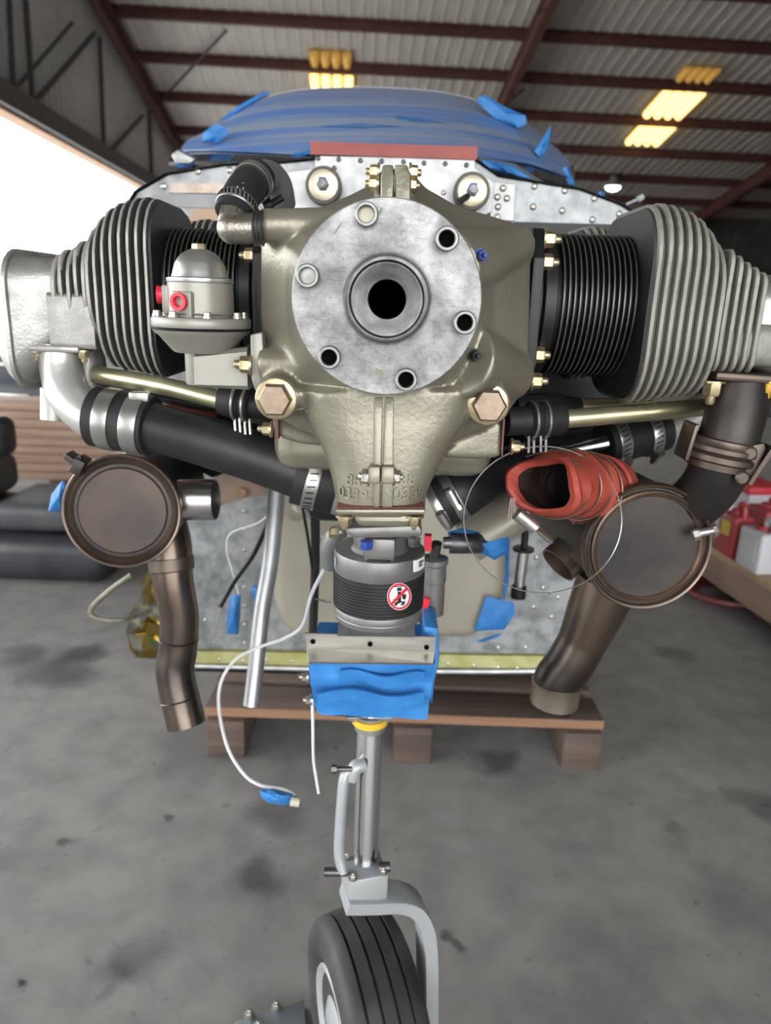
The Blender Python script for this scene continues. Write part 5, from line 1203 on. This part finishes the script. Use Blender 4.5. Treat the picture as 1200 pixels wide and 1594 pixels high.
# ------------------------------------------------------------------ right background: low wooden bench with jugs
zt2 = .20
a0, a1 = atz(1108,852,zt2), atz(1215,918,zt2)
dv = (a1-a0); dv.z = 0; dn = dv.normalized(); nn = Vector((-dn.y,dn.x,0)); 
if nn.x < 0: nn = -nn
bench = thing('work_bench', 'low wooden bench with plain plank front at the right edge', 'bench', (a0.x+.3,a0.y,0))
ben_m = mat('bench_timber',(.30,.19,.11),(.40,.26,.15),.6,0,5,stretch=(3,3,.6)); bend_m = mat('bench_front_plank',(.15,.095,.065),(.21,.135,.09),.65,0,5)
BM = Matrix((dn,nn,Z)).transposed()
b = MB(); c = (a0-dn*.5)+dn*.9+nn*.3-Z*.0125; b.box(c,(2.2,.6,.025),BM,bev=.003); b.build('bench_top', ben_m, bench)
b = MB(); b.box(c-nn*.285-Z*.06,(2.2,.025,.10),BM,bev=.002); b.build('front_plank', bend_m, bench)
for k in (-1.0,0,1.0):
    for n_ in (-.24,.26):
        b = MB(); b.box(c+dn*k+nn*n_-Z*(zt2/2),(.06,.06,zt2-.025),BM,bev=.003); b.build('leg', bend_m, bench)
def jug(px, py, Yofs, w_, h_, m_, label, lid=None, lidm=None, lab=None, base=zt2, name='fluid_jug', cat='jug', patch=None):
    p = atz(px,py,base); t = thing(name, label, cat, p)
    b = MB(); b.box(p+nn*.0+Z*(h_/2),(w_,w_*.7,h_),BM,bev=w_*.10,seg=3); b.build('body', m_, t)
    if lid:
        b = MB(); b.lathe(p+Z*h_,(0,0,1),[(-.002,w_*.2),(lid,w_*.2),(lid+.003,w_*.17)],18); b.build('cap', lidm, t)
        b = MB(); b.tube([p+Z*(h_-.01)+dn*w_*.42,p+Z*(h_+.03)+dn*w_*.36,p+Z*(h_+.035)+dn*w_*.12,p+Z*(h_+.0)+dn*w_*.08],.010,10,5); b.build('handle', m_, t)
    if patch:
        b = MB(); b.box(p-nn*(w_*.352)+Z*h_*patch[1],(w_*patch[2],.003,h_*patch[3]),BM); b.build('label_panel', patch[0], t)
    return t
jr = mat('red_jug_plastic',(.33,.035,.045),(.4,.05,.055),.42,0,6); jw = mat('white_jug_plastic',(.50,.51,.53),(.57,.58,.6),.42,0,6); ylab = mat('yellow_label',(.62,.45,.03),None,.5)
jug(1112,832,0,.09,.15,jw,'white plastic jug half hidden by the muffler, left end of the bench')
jug(1137,862,0,.10,.145,jr,'dark red fluid jug with yellow label on the bench',.012,jr,patch=(ylab,.66,.46,.34))
jug(1178,886,0,.125,.135,jw,'white jug with pale label panel, nearest on the bench',.012,jr,patch=(mat('pale_label',(.6,.6,.6),None,.5),.55,.6,.5))
jug(1184,850,0,.12,.145,jr,'dark red jug standing behind the nearest white jug',.012,jr)
jug(1226,866,0,.12,.145,jr,'dark red jug cut by the right edge of the frame',.012,jr)
q = atz(1157,815,zt2)
sh2 = thing('carton', 'white carton with red lid standing behind the jugs', 'carton', Vector((q.x,q.y,zt2)))
hh = at(1158,758,q.y).z-zt2
b = MB(); b.box(Vector((q.x,q.y,zt2+hh/2)),(.22,.14,hh),BM,bev=.006); b.build('body', jw, sh2)
b = MB(); b.box(Vector((q.x,q.y,zt2+hh+.012)),(.23,.15,.03),BM,bev=.005); b.build('red_lid', mat('bright_red_lid',(.55,.03,.05),None,.45), sh2)
b = MB(); pc_ = []
for k in range(90):
    a = k*.42; r_ = .10+.0006*k; c_ = atz(1130,925,.02); pc_.append(c_+Vector((math.cos(a)*r_,math.sin(a)*r_,.004*math.floor(a/6.28)+.002*math.sin(a*3))))
b.tube(pc_,.011,8,1,smooth=False); o = b.build('hose_coil', mat('dark_red_hose',(.12,.02,.022),(.16,.03,.03),.5,0,8)); tag(o,'dark red hose coiled on the floor under the bench','hose')
# tall grey-brown steel shelf post far behind on the right
b = MB(); b.box((4.6,6.2,1.25),(2.6,.5,.5),bev=.02); 
o = b.build('wall_cupboard', mat('grey_brown_cupboard',(.16,.14,.125),(.2,.175,.16),.6,0,2)); 
bpy.data.objects.remove(o)
